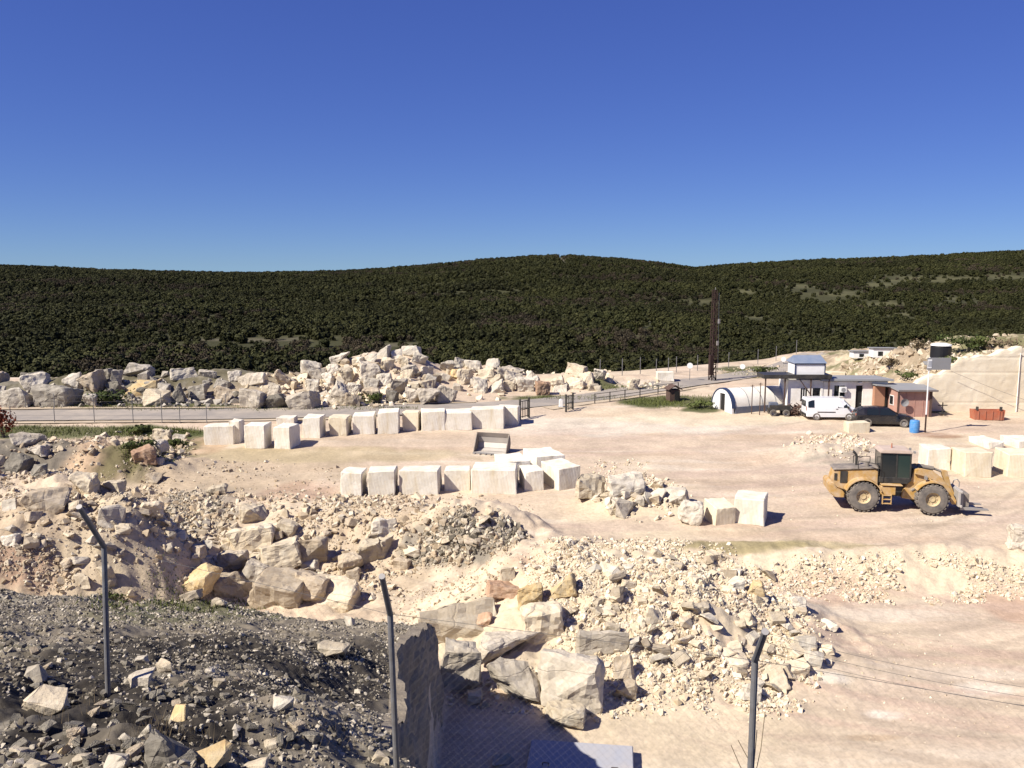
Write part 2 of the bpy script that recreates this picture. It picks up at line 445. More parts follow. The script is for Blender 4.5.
M['grav'] = rock_mat('grey_gravel_stone', (0.12, 0.104, 0.078), (0.235, 0.204, 0.157), (0.45, 0.40, 0.32), 3.0, 0.4, island=True, vary=0.35)
M['asphalt'] = plain_mat('worn_asphalt', (0.25, 0.225, 0.20), 0.9, 0, (0.42, 0.36, 0.29), 0.35, 0.85, 0.2)
M['yellow'] = plain_mat('loader_yellow_paint', (0.41, 0.245, 0.072), 0.65, 0, DUST, 2.3, 0.85, 0.25)
M['rim'] = plain_mat('dusty_rim_paint', (0.44, 0.34, 0.18), 0.7, 0, DUST, 2.0, 0.8, 0.2)
M['black'] = plain_mat('black_metal', (0.02, 0.02, 0.02), 0.5, 0, (0.11, 0.095, 0.075), 2.0, 0.6)
M['tyre'] = plain_mat('dusty_tyre_rubber', (0.11, 0.10, 0.092), 0.95, 0, (0.27, 0.235, 0.195), 1.6, 0.9, 0.1)
M['hood'] = plain_mat('dusty_dark_hood', (0.16, 0.14, 0.12), 0.7, 0, (0.36, 0.30, 0.24), 1.6, 0.9)
M['roofdust'] = plain_mat('dusty_cab_roof', (0.42, 0.33, 0.27), 0.8, 0, (0.55, 0.45, 0.37), 2.0, 0.8)
M['steel'] = plain_mat('worn_steel', (0.30, 0.29, 0.28), 0.55, 0.35, (0.36, 0.31, 0.25), 3.0, 0.6)
M['galv'] = plain_mat('galvanised_pipe', (0.20, 0.20, 0.205), 0.55, 0.3, (0.12, 0.10, 0.085), 9.0, 0.6, bumps=0.2)
M['wire'] = plain_mat('dull_wire', (0.16, 0.15, 0.14), 0.6, 0.3)
M['rust'] = plain_mat('rusty_steel', (0.036, 0.017, 0.014), 0.9, 0, (0.026, 0.016, 0.013), 1.5, 0.8)
M['white'] = plain_mat('white_paint', (0.74, 0.74, 0.73), 0.5, 0, (0.55, 0.50, 0.43), 1.2, 0.5)
M['vanwhite'] = plain_mat('white_car_paint', (0.76, 0.77, 0.79), 0.25, 0, (0.62, 0.57, 0.5), 1.2, 0.35, 0.5, 0.4)
M['carblack'] = plain_mat('black_car_paint', (0.010, 0.010, 0.013), 0.22, 0, (0.07, 0.06, 0.05), 1.0, 0.35, 0.5, 0.4)
M['barrel'] = plain_mat('cream_barrel_sheet', (0.74, 0.71, 0.64), 0.6, 0, (0.48, 0.43, 0.35), 0.9, 0.6)
M['render'] = plain_mat('whitewashed_wall', (0.82, 0.79, 0.73), 0.9, 0, (0.50, 0.43, 0.33), 0.9, 0.55, 0.2, bumps=0.2)
M['pink'] = plain_mat('pink_brown_wall_paint', (0.37, 0.205, 0.165), 0.85, 0, (0.44, 0.30, 0.24), 1.2, 0.7, 0.2, bumps=0.2)
M['orange'] = plain_mat('terracotta_wall', (0.36, 0.20, 0.13), 0.85, 0, (0.30, 0.15, 0.09), 1.0, 0.6, 0.2)
M['roofgrey'] = plain_mat('grey_roof_sheet', (0.25, 0.255, 0.26), 0.6, 0.1, (0.33, 0.31, 0.29), 0.8, 0.7)
M['bluegrey'] = plain_mat('blue_grey_sheet', (0.17, 0.21, 0.29), 0.5, 0.1, (0.30, 0.32, 0.36), 1.2, 0.6)
M['navy'] = plain_mat('navy_frame_paint', (0.03, 0.045, 0.10), 0.5)
M['darkbrown'] = plain_mat('dark_brown_timber', (0.075, 0.045, 0.035), 0.85, 0, (0.13, 0.085, 0.06), 3.0, 0.7)
M['darkgap'] = plain_mat('unlit_interior', (0.015, 0.014, 0.013), 0.9)
M['slate'] = plain_mat('slate_blue_plinth', (0.10, 0.12, 0.17), 0.8, 0, (0.2, 0.19, 0.19), 1.5, 0.6)
M['blue'] = plain_mat('blue_plastic', (0.05, 0.22, 0.50), 0.45, 0, (0.25, 0.36, 0.5), 3.0, 0.6)
M['redmetal'] = plain_mat('red_oxide_metal', (0.38, 0.11, 0.055), 0.7, 0, (0.33, 0.19, 0.13), 2.0, 0.7)
M['signgrey'] = plain_mat('weathered_sign_back', (0.22, 0.22, 0.225), 0.8, 0.0, (0.20, 0.195, 0.19), 2.2, 0.7)
M['tank'] = plain_mat('black_tank_plastic', (0.012, 0.012, 0.014), 0.45)
M['slab'] = plain_mat('bluish_concrete_slab', (0.33, 0.34, 0.38), 0.9, 0, (0.42, 0.39, 0.36), 1.2, 0.7, 0.2, bumps=0.4)
M['bucket'] = plain_mat('bare_bucket_steel', (0.40, 0.37, 0.34), 0.6, 0.2, (0.50, 0.46, 0.40), 1.6, 0.9)
def glass_mat(name, c, rough=0.06):
    m, nd, lk, b = new_mat(name)
    b.inputs['Base Color'].default_value = (*c, 1); b.inputs['Roughness'].default_value = rough
    b.inputs['Specular IOR Level'].default_value = 0.6
    nz = N(nd, 'ShaderNodeTexNoise', Scale=3.0, Detail=4.0)
    mr = N(nd, 'ShaderNodeMapRange'); mr.inputs['To Min'].default_value = rough; mr.inputs['To Max'].default_value = rough + 0.15
    lk.new(nz.outputs['Fac'], mr.inputs['Value']); lk.new(mr.outputs['Result'], b.inputs['Roughness'])
    return m
M['glass'] = glass_mat('dark_tinted_glass', (0.012, 0.016, 0.018))
M['glassgreen'] = glass_mat('green_tinted_glass', (0.02, 0.035, 0.03))
def leaf_mat(name, c, c2, island=False):
    m, nd, lk, b = new_mat(name)
    oi = nd.new('ShaderNodeObjectInfo'); ge = nd.new('ShaderNodeNewGeometry')
    ad = N(nd, 'ShaderNodeMath', _operation='MULTIPLY_ADD'); ad.inputs[1].default_value = 0.35
    lk.new(ge.outputs['Random Per Island'], ad.inputs[0])
    m2 = N(nd, 'ShaderNodeMath', _operation='MULTIPLY'); m2.inputs[1].default_value = 0.65
    lk.new(oi.outputs['Random'], m2.inputs[0]); lk.new(m2.outputs[0], ad.inputs[2])
    rp = ramp(nd, [(0.05, c), (0.95, c2)]); lk.new(ad.outputs[0], rp.inputs['Fac'])
    zn = N(nd, 'ShaderNodeTexNoise', Scale=0.016, Detail=3.0, Roughness=0.6); lk.new(oi.outputs['Location'], zn.inputs['Vector'])
    zr = N(nd, 'ShaderNodeMapRange'); zr.inputs['From Min'].default_value = 0.3; zr.inputs['From Max'].default_value = 0.7
    zr.inputs['To Min'].default_value = 0.62; zr.inputs['To Max'].default_value = 1.35
    lk.new(zn.outputs['Fac'], zr.inputs['Value'])
    sv = nd.new('ShaderNodeVectorMath'); sv.operation = 'SCALE'
    lk.new(rp.outputs['Color'], sv.inputs[0]); lk.new(zr.outputs['Result'], sv.inputs['Scale'])
    lk.new(sv.outputs[0], b.inputs['Base Color'])
    b.inputs['Roughness'].default_value = 0.75; b.inputs['Specular IOR Level'].default_value = 0.15
    return m
M['leaf'] = leaf_mat('oak_scrub_leaves', (0.018, 0.021, 0.006), (0.044, 0.044, 0.014))
M['leaf2'] = leaf_mat('bare_brown_twigs', (0.030, 0.025, 0.015), (0.060, 0.047, 0.029))
M['shrub'] = leaf_mat('shrub_leaves', (0.030, 0.045, 0.012), (0.085, 0.10, 0.03))
M['redshrub'] = leaf_mat('reddish_shrub_leaves', (0.09, 0.022, 0.012), (0.20, 0.06, 0.03))
M['grass'] = leaf_mat('grass_blades', (0.045, 0.065, 0.014), (0.14, 0.15, 0.045))
M['dry'] = leaf_mat('dry_stalks', (0.10, 0.075, 0.045), (0.24, 0.19, 0.12))
M['bark'] = plain_mat('scrub_bark', (0.06, 0.05, 0.04), 0.9)

def ground_mat(name, hill=False):
    m, nd, lk, b = new_mat(name)
    at = nd.new('ShaderNodeAttribute'); at.attribute_name = 'albedo'
    tc = nd.new('ShaderNodeTexCoord')
    n1 = N(nd, 'ShaderNodeTexNoise', Scale=0.5 if hill else 4.5, Detail=9.0, Roughness=0.7)
    n2 = N(nd, 'ShaderNodeTexNoise', Scale=0.03 if hill else 0.35, Detail=6.0, Roughness=0.6)
    vo = N(nd, 'ShaderNodeTexVoronoi', Scale=1.0 if hill else 9.0)
    for t in (n1, n2, vo): lk.new(tc.outputs['Object'], t.inputs['Vector'])
    mr = N(nd, 'ShaderNodeMapRange'); mr.inputs['From Min'].default_value = 0.25; mr.inputs['From Max'].default_value = 0.75
    mr.inputs['To Min'].default_value = 0.74; mr.inputs['To Max'].default_value = 1.22
    lk.new(n1.outputs['Fac'], mr.inputs['Value'])
    mr2 = N(nd, 'ShaderNodeMapRange'); mr2.inputs['From Min'].default_value = 0.3; mr2.inputs['From Max'].default_value = 0.7
    mr2.inputs['To Min'].default_value = 0.86; mr2.inputs['To Max'].default_value = 1.13
    lk.new(n2.outputs['Fac'], mr2.inputs['Value'])
    mu = N(nd, 'ShaderNodeMath', _operation='MULTIPLY'); lk.new(mr.outputs['Result'], mu.inputs[0]); lk.new(mr2.outputs['Result'], mu.inputs[1])
    sc = nd.new('ShaderNodeVectorMath'); sc.operation = 'SCALE'
    lk.new(at.outputs['Color'], sc.inputs[0]); lk.new(mu.outputs[0], sc.inputs['Scale'])
    lk.new(sc.outputs[0], b.inputs['Base Color'])
    b.inputs['Roughness'].default_value = 0.95; b.inputs['Specular IOR Level'].default_value = 0.15
    ad = N(nd, 'ShaderNodeMath', _operation='MULTIPLY_ADD'); ad.inputs[1].default_value = -0.35
    lk.new(vo.outputs['Distance'], ad.inputs[0]); lk.new(n1.outputs['Fac'], ad.inputs[2])
    bp = N(nd, 'ShaderNodeBump', Strength=0.5, Distance=0.5 if hill else 0.05)
    lk.new(ad.outputs[0], bp.inputs['Height']); lk.new(bp.outputs[0], b.inputs['Normal'])
    return m
M['ground'] = ground_mat('quarry_ground')
M['hill'] = ground_mat('hill_ground', True)

# ------------------------------------------------------------------ ground sheet
C_FLOOR = np.array([0.485, 0.388, 0.290]); C_CREAM = np.array([0.555, 0.462, 0.325]); C_SOIL = np.array([0.33, 0.235, 0.15])
C_GRAV = np.array([0.17, 0.146, 0.110]); C_GRASS = np.array([0.075, 0.085, 0.03]); C_WHITE = np.array([0.62, 0.56, 0.465])
C_TAN = np.array([0.40, 0.315, 0.215]); C_OLIVE = np.array([0.27, 0.225, 0.12]); C_RED = np.array([0.38, 0.245, 0.17])
C_GREY = np.array([0.26, 0.235, 0.19]); C_FOREST = np.array([0.045, 0.045, 0.02])
A = np.empty(GX.shape + (3,)); A[:] = C_FLOOR
nzA = fbm(GX / 4.0, GY / 4.0, 4, 60); nzB = fbm(GX / 1.2, GY / 1.2, 4, 61); nzC = fbm(GX / 11, GY / 11, 3, 62)
def mixin(mask, c):
    global A
    A = A * (1 - mask[..., None]) + np.asarray(c) * mask[..., None]
def blotch(px, py, w, h, c, k=1.0, soft=0.5, ragged=0.6, ymin=0):
    ctr = G(px, py, ymin); rx = w / 2 * ctr.y / F_PX
    y0 = G(px, py + h / 2, ymin).y; y1 = G(px, py - h / 2, ymin).y
    ry = max(abs(y1 - y0) / 2, 0.25)
    d = np.sqrt(((GX - ctr.x) / rx) ** 2 + ((GY - ctr.y) / ry) ** 2) + ragged * (0.6 * nzA + 0.5 * nzB)
    mixin(k * smooth(1 + soft * 0.5, 1 - soft * 0.5, d), c)
# broad: streaks on the floors, cream dust
mixin(0.55 * smooth(-0.1, 0.5, nzC + 0.4 * nzA), C_CREAM * 0.97)
mixin(0.55 * smooth(0.05, 0.4, fbm((GX - 0.3 * GY) / 9, GY / 1.5, 4, 63)), C_FLOOR * np.array([0.84, 0.79, 0.75]))
mixin(0.35 * smooth(0.15, 0.5, fbm((GX + 0.2 * GY) / 12, GY / 1.2, 4, 64)), C_WHITE)
# tyre tracks on the lower floor and the yard
for k, (a, b0) in enumerate([(0.35, 27), (0.35, 29.1), (-0.18, 33), (-0.18, 35), (0.1, 47), (0.1, 49.0), (-0.3, 68), (-0.3, 70.2), (0.05, 56), (0.05, 58.1), (-0.45, 38), (-0.45, 40.1), (0.22, 31), (0.22, 33.1), (-0.1, 52), (-0.1, 54.1)]):
    d = np.abs(GY - (b0 - a * (GX - 12) + 0.012 * (GX - 14) ** 2) - 0.5 * nzA)
    mixin(0.75 * smooth(0.45, 0.1, d) * smooth(2, 9, GX) * (0.5 + 0.5 * smooth(-0.3, 0.3, nzB)), C_FLOOR * 0.76)
# named patches (other soils and tones, one of them a painted shadow)
blotch(250, 470, 260, 44, C_TAN, 0.75)
blotch(330, 455, 330, 14, C_OLIVE * 1.3, 0.45)
blotch(420, 436, 320, 16, C_FLOOR * 0.92, 0.6)
blotch(600, 425, 300, 20, C_WHITE * 0.95, 0.6)
blotch(700, 418, 220, 14, C_CREAM * 1.04, 0.7)
blotch(180, 492, 330, 26, C_TAN * 0.95, 0.55)
blotch(300, 492, 90, 20, C_RED, 0.5)
blotch(210, 498, 80, 18, C_SOIL, 0.6)
blotch(85, 452, 120, 40, C_SOIL * 1.2, 0.85)
blotch(190, 446, 70, 18, C_SOIL * 1.2, 0.8)
blotch(15, 468, 90, 46, C_GREY * 0.55, 0.9)
blotch(150, 448, 64, 34, C_GRASS * 0.8, 0.75, 0.7, 1.0)
blotch(60, 530, 260, 110, C_TAN, 0.85)
blotch(25, 560, 110, 50, C_RED * 0.9, 0.7)
blotch(120, 520, 110, 90, C_CREAM * 0.85, 0.6)
blotch(180, 520, 110, 50, C_GREY, 0.75)
blotch(370, 545, 150, 90, C_TAN * 1.05, 0.7)
blotch(470, 540, 110, 50, C_GREY * 0.75, 0.9)
blotch(420, 545, 50, 40, C_GREY * 0.7, 0.8)
blotch(470, 600, 160, 60, C_CREAM, 0.8)
blotch(530, 568, 90, 40, C_RED * 1.05, 0.6)
blotch(660, 610, 340, 150, C_CREAM * 0.98, 0.8)
blotch(690, 570, 200, 40, C_CREAM, 0.6)
blotch(740, 545, 150, 9, C_OLIVE, 0.95, 0.3, 0.25)
blotch(820, 546, 120, 6, C_OLIVE * 1.2, 0.7, 0.4, 0.3)
blotch(900, 575, 320, 50, C_CREAM * 1.05, 0.8)
blotch(830, 590, 90, 30, C_RED * 1.05, 0.5)
blotch(1010, 610, 60, 40, C_RED * 1.05, 0.6)
blotch(640, 500, 140, 50, C_CREAM, 0.8)
blotch(835, 447, 110, 24, C_GREY * 1.5, 0.4)
blotch(850, 458, 90, 10, C_GREY * 0.8, 0.7)  # shadow at the low mound's foot, painted into the ground colour
blotch(940, 436, 60, 6, (0.22, 0.10, 0.05), 0.6)
blotch(885, 715, 44, 6, C_WHITE * 1.1, 0.8, 0.8, 0.9)
blotch(820, 676, 60, 12, C_WHITE * 1.05, 0.7)
blotch(985, 690, 60, 14, C_WHITE, 0.5)
blotch(870, 738, 60, 6, C_SOIL, 0.5)
# grass strips by the road, gate and huts
for p in [(60, 432, 340, 13), (170, 432, 80, 9), (250, 408, 360, 5), (90, 404, 230, 7), (60, 411.5, 300, 1.5), (690, 402, 130, 12), (700, 410, 40, 6), (650, 403, 60, 6), (575, 398, 120, 5), (640, 388, 110, 5), (770, 372, 110, 12), (390, 403, 140, 6), (930, 412, 40, 3)]:
    blotch(*p, C_GRASS, 0.9, 0.5, 0.7)
hl_ = np.clip(bump(GX, GY, -42, 89.5, 20, 5.5, 1.0, 4) * 1.3, 0, 1) * smooth(-16, -22, GX) * smooth(81, 83.5, GY)
mixin(hl_ * 0.92, np.array([0.085, 0.078, 0.045])); mixin(hl_ * smooth(0.1, 0.4, nzB) * 0.6, C_GREY * 0.8)
mixin(smooth(42.5, 41, GY) * smooth(26, 28, GY) * smooth(4, 9, GX) * 0.6 * smooth(0.0, 0.35, fbm((GX * .96 - GY * .28) / 9, (GY * .96 + GX * .28) / .55, 4, 65)), np.array([0.44, 0.325, 0.25]))
mixin(smooth(44, 46, GY) * smooth(74, 70, GY) * smooth(-3, 3, GX) * 0.5 * smooth(0.05, 0.35, fbm((GX * .97 + GY * .22) / 10, (GY * .97 - GX * .22) / .8, 4, 66)), np.array([0.44, 0.335, 0.265]))
# the gravel bench and lip we stand on
zb_ = bench_plane(GX, GY)
on_b = smooth(0.8, 0.1, np.abs(GZ - zb_)) * np.maximum(smooth(0.4, 0.1, GX - np.where(GY < 18.4, -0.136 * GY - 0.12, -2.62)) * smooth(34, 30, GY), smooth(12, 10.6, GY))
mixin(on_b * 0.97, C_GRAV * 1.1)
mixin(on_b * smooth(0.1, 0.45, nzB + 0.3 * nzA) * 0.6, C_GREY * 0.95)
mixin(on_b * smooth(0.25, 0.6, nzA) * 0.4, C_GRASS)
PAINTED_SHADE = [(90, 665, 190, 80), (150, 700, 200, 70), (60, 700, 130, 50), (160, 745, 120, 40), (250, 650, 90, 30), (30, 730, 80, 40), (330, 690, 90, 50), (330, 655, 50, 20), (200, 735, 60, 30)]  # cast shade painted as near-black ground; gravel is thinned here too
for pb in PAINTED_SHADE:
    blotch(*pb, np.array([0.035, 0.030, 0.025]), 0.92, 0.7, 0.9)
blotch(215, 604, 150, 7, C_GRASS, 0.6)
blotch(10, 600, 110, 30, C_GREY * 0.8, 0.6)
# slope behind the huts, wooded valley
hl = smooth(0.4, 1.2, GZ - (1.55 + 0.02 * (GY - 80))) * smooth(76, 78.5, GY) * smooth(33, 37, GX)
mixin(hl * 0.95, C_TAN * 0.72); mixin(hl * smooth(0.0, 0.4, nzA) * 0.7, C_GRASS * 1.4); mixin(hl * smooth(0.15, 0.4, nzB) * 0.6, C_CREAM)
yd_ = 101 + np.interp(GX, [-60, 0, 15, 45, 70, 110], [0, 2, 6, 24, 26, 26])
mixin(smooth(yd_ - 1, yd_ + 3, GY + 2 * nzA), C_FOREST)
A = np.clip(A * (1 + 0.10 * nzB[..., None]), 0.01, 0.8)

def grid_faces(nr, nc):
    i = np.arange(nr * nc).reshape(nr, nc)
    return np.stack([i[:-1, :-1], i[:-1, 1:], i[1:, 1:], i[1:, :-1]], -1).reshape(-1, 4)
def put_albedo(me, rgb):
    a = me.attributes.new('albedo', 'FLOAT_COLOR', 'POINT')
    buf = np.ones((len(rgb), 4), np.float32); buf[:, :3] = rgb
    a.data.foreach_set('color', buf.ravel())
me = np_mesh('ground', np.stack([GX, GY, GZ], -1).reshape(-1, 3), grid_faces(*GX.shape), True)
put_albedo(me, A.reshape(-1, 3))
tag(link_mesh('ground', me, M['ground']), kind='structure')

# ------------------------------------------------------------------ far hills
ht = np.arange(-1.5, 1.501, 0.0075); hy = np.exp(np.arange(math.log(124), math.log(4200), 0.011))
HXg = hy[:, None] * ht[None, :]; HYg = np.repeat(hy[:, None], len(ht), 1)
HZg = hills_z(HXg, HYg) - 0.5 * smooth(150, 128, HYg)
HA = np.empty(HXg.shape + (3,)); HA[:] = C_FOREST
CLEAR = [(930, 277, 110, 4), (1010, 275, 50, 4), (255, 338, 150, 1.5), (310, 336, 80, 1.5), (760, 314, 30, 3), (640, 331, 40, 2),
         (700, 300, 36, 2), (835, 292, 60, 4), (885, 302, 40, 3), (800, 285, 30, 3), (562, 257.5, 14, 3), (900, 312, 40, 2),
         (745, 290, 24, 2), (400, 343, 50, 2), (880, 283, 40, 2), (960, 297, 40, 2), (640, 318, 30, 3)]
hpx, hpy = project(HXg, HYg, HZg)
hn = fbm(HXg / 14, HYg / 14, 3, 70)
for (cx, cy, w, h) in CLEAR:
    d = np.sqrt(((hpx - cx) / (w / 2)) ** 2 + ((hpy - cy - 2) / (h / 2 + 1)) ** 2) + 0.7 * hn
    k = smooth(1.2, 0.6, d)[..., None]
    c = np.array([0.085, 0.082, 0.04]) if cx > 680 else np.array([0.10, 0.09, 0.058])
    HA = HA * (1 - k) + c * k
me = np_mesh('hills', np.stack([HXg, HYg, HZg], -1).reshape(-1, 3), grid_faces(*HXg.shape), True)
put_albedo(me, HA.reshape(-1, 3))
tag(link_mesh('hills', me, M['hill']), kind='structure')

# ------------------------------------------------------------------ scrub oak wood on the hills (one mass)
def crown_mesh(name, seed, leaf_n=230, bare=False):
    r = np.random.default_rng(seed)
    lobes = [(r.normal(0, 0.45), r.normal(0, 0.45), r.uniform(0.9, 2.3), r.uniform(0.55, 1.0)) for _ in range(7)]
    V = []; Fc = []
    for k in range(leaf_n):
        lx, ly, lz, lr = lobes[r.integers(len(lobes))]
        d = r.normal(size=3); d /= np.linalg.norm(d)
        p = np.array([lx, ly, lz]) + d * lr * r.uniform(0.55, 1.0) ** 0.5
        if p[2] < 0.3: p[2] = 0.3 + r.uniform(0, 0.3)
        s = r.uniform(0.16, 0.34) * (0.6 if bare else 1)
        nrm = d + r.normal(0, 0.5, 3); nrm /= np.linalg.norm(nrm)
        a = np.cross(nrm, r.normal(size=3)); a /= np.linalg.norm(a); b = np.cross(nrm, a)
        n0 = len(V)
        V += [p - a * s - b * s * .6, p + a * s - b * s * .7, p + a * s * .8 + b * s + nrm * s * .3, p - a * s * .7 + b * s * .8]
        Fc.append((n0, n0 + 1, n0 + 2, n0 + 3))
    me = np_mesh(name, np.array(V), np.array(Fc))
    tb = MB().cyl((0, 0, -0.4), (0.05, 0.02, 1.4), 0.11, 0.06, 6)
    me.materials.append(M['leaf2'] if bare else M['leaf'])
    bm = bmesh.new(); bm.from_mesh(me)
    t2 = bpy.data.meshes.new('tmp'); t2.from_pydata(tb.v, [], tb.f)
    bm.from_mesh(t2); bm.to_mesh(me); bm.free()
    return me
protos = bpy.data.collections.new('scrub_tree_kinds')
for k in range(6):
    o = bpy.data.objects.new('scrub_tree', crown_mesh('scrub_tree', 100 + k, 260, bare=(k == 5)))
    o.name = 'scrub_tree_%s' % 'abcdef'[k]
    protos.objects.link(o)
def forest_points():
    out = []
    r = np.random.default_rng(11)
    for (y0, y1, sp) in [(108, 260, 2.5), (260, 450, 2.9), (450, 700, 3.6), (700, 1000, 4.3), (1000, 1250, 7.0)]:
        nx = int(2 * 0.80 * y1 / sp); ny = int((y1 - y0) / sp)
        gx, gy = np.meshgrid((np.arange(nx) - nx / 2) * sp, y0 + np.arange(ny) * sp)
        gx = gx.ravel() + r.uniform(-.5, .5, gx.size) * sp; gy = gy.ravel() + r.uniform(-.5, .5, gy.size) * sp
        k = np.abs(gx / gy) < 0.78
        out.append(np.stack([gx[k], gy[k]], 1))
    P = np.concatenate(out)
    x, y = P[:, 0], P[:, 1]
    ydrop = 99 + np.interp(x, [-60, 0, 15, 45, 70, 110], [0, 2, 6, 24, 26, 26])
    keep = y > ydrop + 7
    z = np.where(y < 140, gh(x, np.minimum(y, 140)), hills_z(x, y))
    px, py = project(x, y, z)
    nz = fbm(x / 16, y / 16, 3, 71)
    rnd = r.uniform(size=len(x))
    for (cx, cy, w, h) in CLEAR:
        band = 5.0 * F_PX / y
        inside = (np.abs(px - cx) < w / 2 * (1 + 0.5 * nz)) & (py > cy - h / 2) & (py < cy + h / 2 + band * 0.8 + 2 * nz)
        keep &= ~(inside & (rnd < 0.8))
    keep &= ~((fbm(x / 40, y / 40, 3, 74) > 0.38) & (rnd < 0.55))
    x, y, z, nz = x[keep], y[keep], z[keep], nz[keep]
    n = len(x)
    sc = r.uniform(0.5, 1.5, n) * (1 + 0.35 * fbm(x / 30, y / 30, 2, 72)) * np.interp(y, [100, 160, 500, 900], [0.7, 0.8, 0.95, 1.1])
    brown = (fbm(x / 45, y / 35, 3, 73) + 0.35 * np.exp(-((x - 40) / 60) ** 2 - ((y - 190) / 90) ** 2)) > 0.30
    kind = np.where(brown & (r.uniform(size=n) < 0.6), 5, r.integers(0, 5, n))
    return np.stack([x, y, z - 0.75 * sc], 1), sc, kind, r.uniform(0, 6.283, n)
FP, FS, FK, FR = forest_points()
fm = bpy.data.meshes.new('wood')
fm.vertices.add(len(FP)); fm.vertices.foreach_set('co', FP.astype(np.float32).ravel())
at = fm.attributes.new('scl', 'FLOAT', 'POINT'); at.data.foreach_set('value', FS.astype(np.float32))
at = fm.attributes.new('kind', 'INT', 'POINT'); at.data.foreach_set('value', FK.astype(np.int32))
at = fm.attributes.new('rotz', 'FLOAT', 'POINT'); at.data.foreach_set('value', FR.astype(np.float32))
fo = bpy.data.objects.new('wood', fm); col.objects.link(fo)
tag(fo, 'dark green scrub oak wood covering the valley and hills behind the quarry', 'wood', kind='stuff')
ng = bpy.data.node_groups.new('wood', 'GeometryNodeTree')
ng.interface.new_socket('Geometry', in_out='INPUT', socket_type='NodeSocketGeometry')
ng.interface.new_socket('Geometry', in_out='OUTPUT', socket_type='NodeSocketGeometry')
gi = ng.nodes.new('NodeGroupInput'); go = ng.nodes.new('NodeGroupOutput')
ip = ng.nodes.new('GeometryNodeInstanceOnPoints'); ci = ng.nodes.new('GeometryNodeCollectionInfo')
ci.inputs['Collection'].default_value = protos; ci.inputs['Separate Children'].default_value = True; ci.inputs['Reset Children'].default_value = True
def named(n, t):
    a = ng.nodes.new('GeometryNodeInputNamedAttribute'); a.data_type = t; a.inputs['Name'].default_value = n; return a.outputs['Attribute']
cx_ = ng.nodes.new('ShaderNodeCombineXYZ')
ng.links.new(named('rotz', 'FLOAT'), cx_.inputs['Z'])
ng.links.new(gi.outputs[0], ip.inputs['Points']); ng.links.new(ci.outputs[0], ip.inputs['Instance'])
ip.inputs['Pick Instance'].default_value = True
ng.links.new(named('kind', 'INT'), ip.inputs['Instance Index'])
ng.links.new(named('scl', 'FLOAT'), ip.inputs['Scale'])
ng.links.new(cx_.outputs[0], ip.inputs['Rotation'])
ng.links.new(ip.outputs[0], go.inputs[0])
md = fo.modifiers.new('wood', 'NODES'); md.node_group = ng

# ------------------------------------------------------------------ roads
def strip(name, pts, widths, mat, lift=0.05, kind='structure', n_across=6):
    """a strip laid on the ground along points (x, Y)"""
    P = [Vector(p) for p in pts]; V = []; ds = []
    fine = []; fw = []
    for a, b, wa, wb in zip(P[:-1], P[1:], widths[:-1], widths[1:]):
        k = max(2, int((b - a).length / 1.0))
        for q in range(k): fine.append(a.lerp(b, q / k)); fw.append(wa + (wb - wa) * q / k)
    fine.append(P[-1]); fw.append(widths[-1])
    for i, p in enumerate(fine):
        d = (fine[min(i + 3, len(fine) - 1)] - fine[max(i - 3, 0)]).normalized(); nrm = Vector((-d.y, d.x))
        row = [p + nrm * (fw[i] * (q / n_across - .5)) for q in range(n_across + 1)]
        zs = gh([r_.x for r_ in row], [r_.y for r_ in row])
        zc_ = float(np.mean(zs)); 
        V += [(r_.x, r_.y, 0.35 * float(zz) + 0.65 * zc_ + lift) for r_, zz in zip(row, zs)]
    # smooth heights along the strip
    V = np.array(V).reshape(-1, n_across + 1, 3)
    for _ in range(4): V[1:-1, :, 2] = (V[:-2, :, 2] + V[1:-1, :, 2] + V[2:, :, 2]) / 3
    zz = gh(V[..., 0], V[..., 1]); V[..., 2] = np.maximum(V[..., 2], zz + 0.03)
    nr = V.shape[0]
    skirt = V.copy()
    me = np_mesh(name, V.reshape(-1, 3), grid_faces(nr, n_across + 1), True)
    return tag(link_mesh(name, me, mat), kind=kind)
def XY(px, Y): return (float(ray(px, 384)[0] * Y), Y)
ROAD = [XY(-200, 75.6), XY(0, 76.0), XY(205, 76.6), XY(350, 77.8), XY(470, 79.6), XY(540, 82.2), XY(600, 86.2), XY(660, 92), XY(720, 98.5), XY(765, 105), XY(815, 115)]
strip('road', ROAD, [5.0] * 5 + [4.2] * 6, M['asphalt'])
M['verge'] = plain_mat('pale_verge_dust', (0.46, 0.38, 0.28), 0.95, 0, (0.34, 0.27, 0.19), 0.6, 0.8, 0.1)
strip('road_verge', [(x + 0.4, y + 2.85) for x, y in ROAD[:5]], [0.6] * 5, M['verge'], 0.09, n_across=2)
strip('road_verge', [(x, y - 2.9) for x, y in ROAD[:4]], [0.9] * 4, M['verge'], 0.07, n_across=2)
strip('gate_track', [XY(545, 79.5), XY(600, 83.6), XY(660, 88.8), XY(705, 93.5)], [2.4, 2.0, 1.8, 1.4], M['verge'], 0.03, n_across=3)

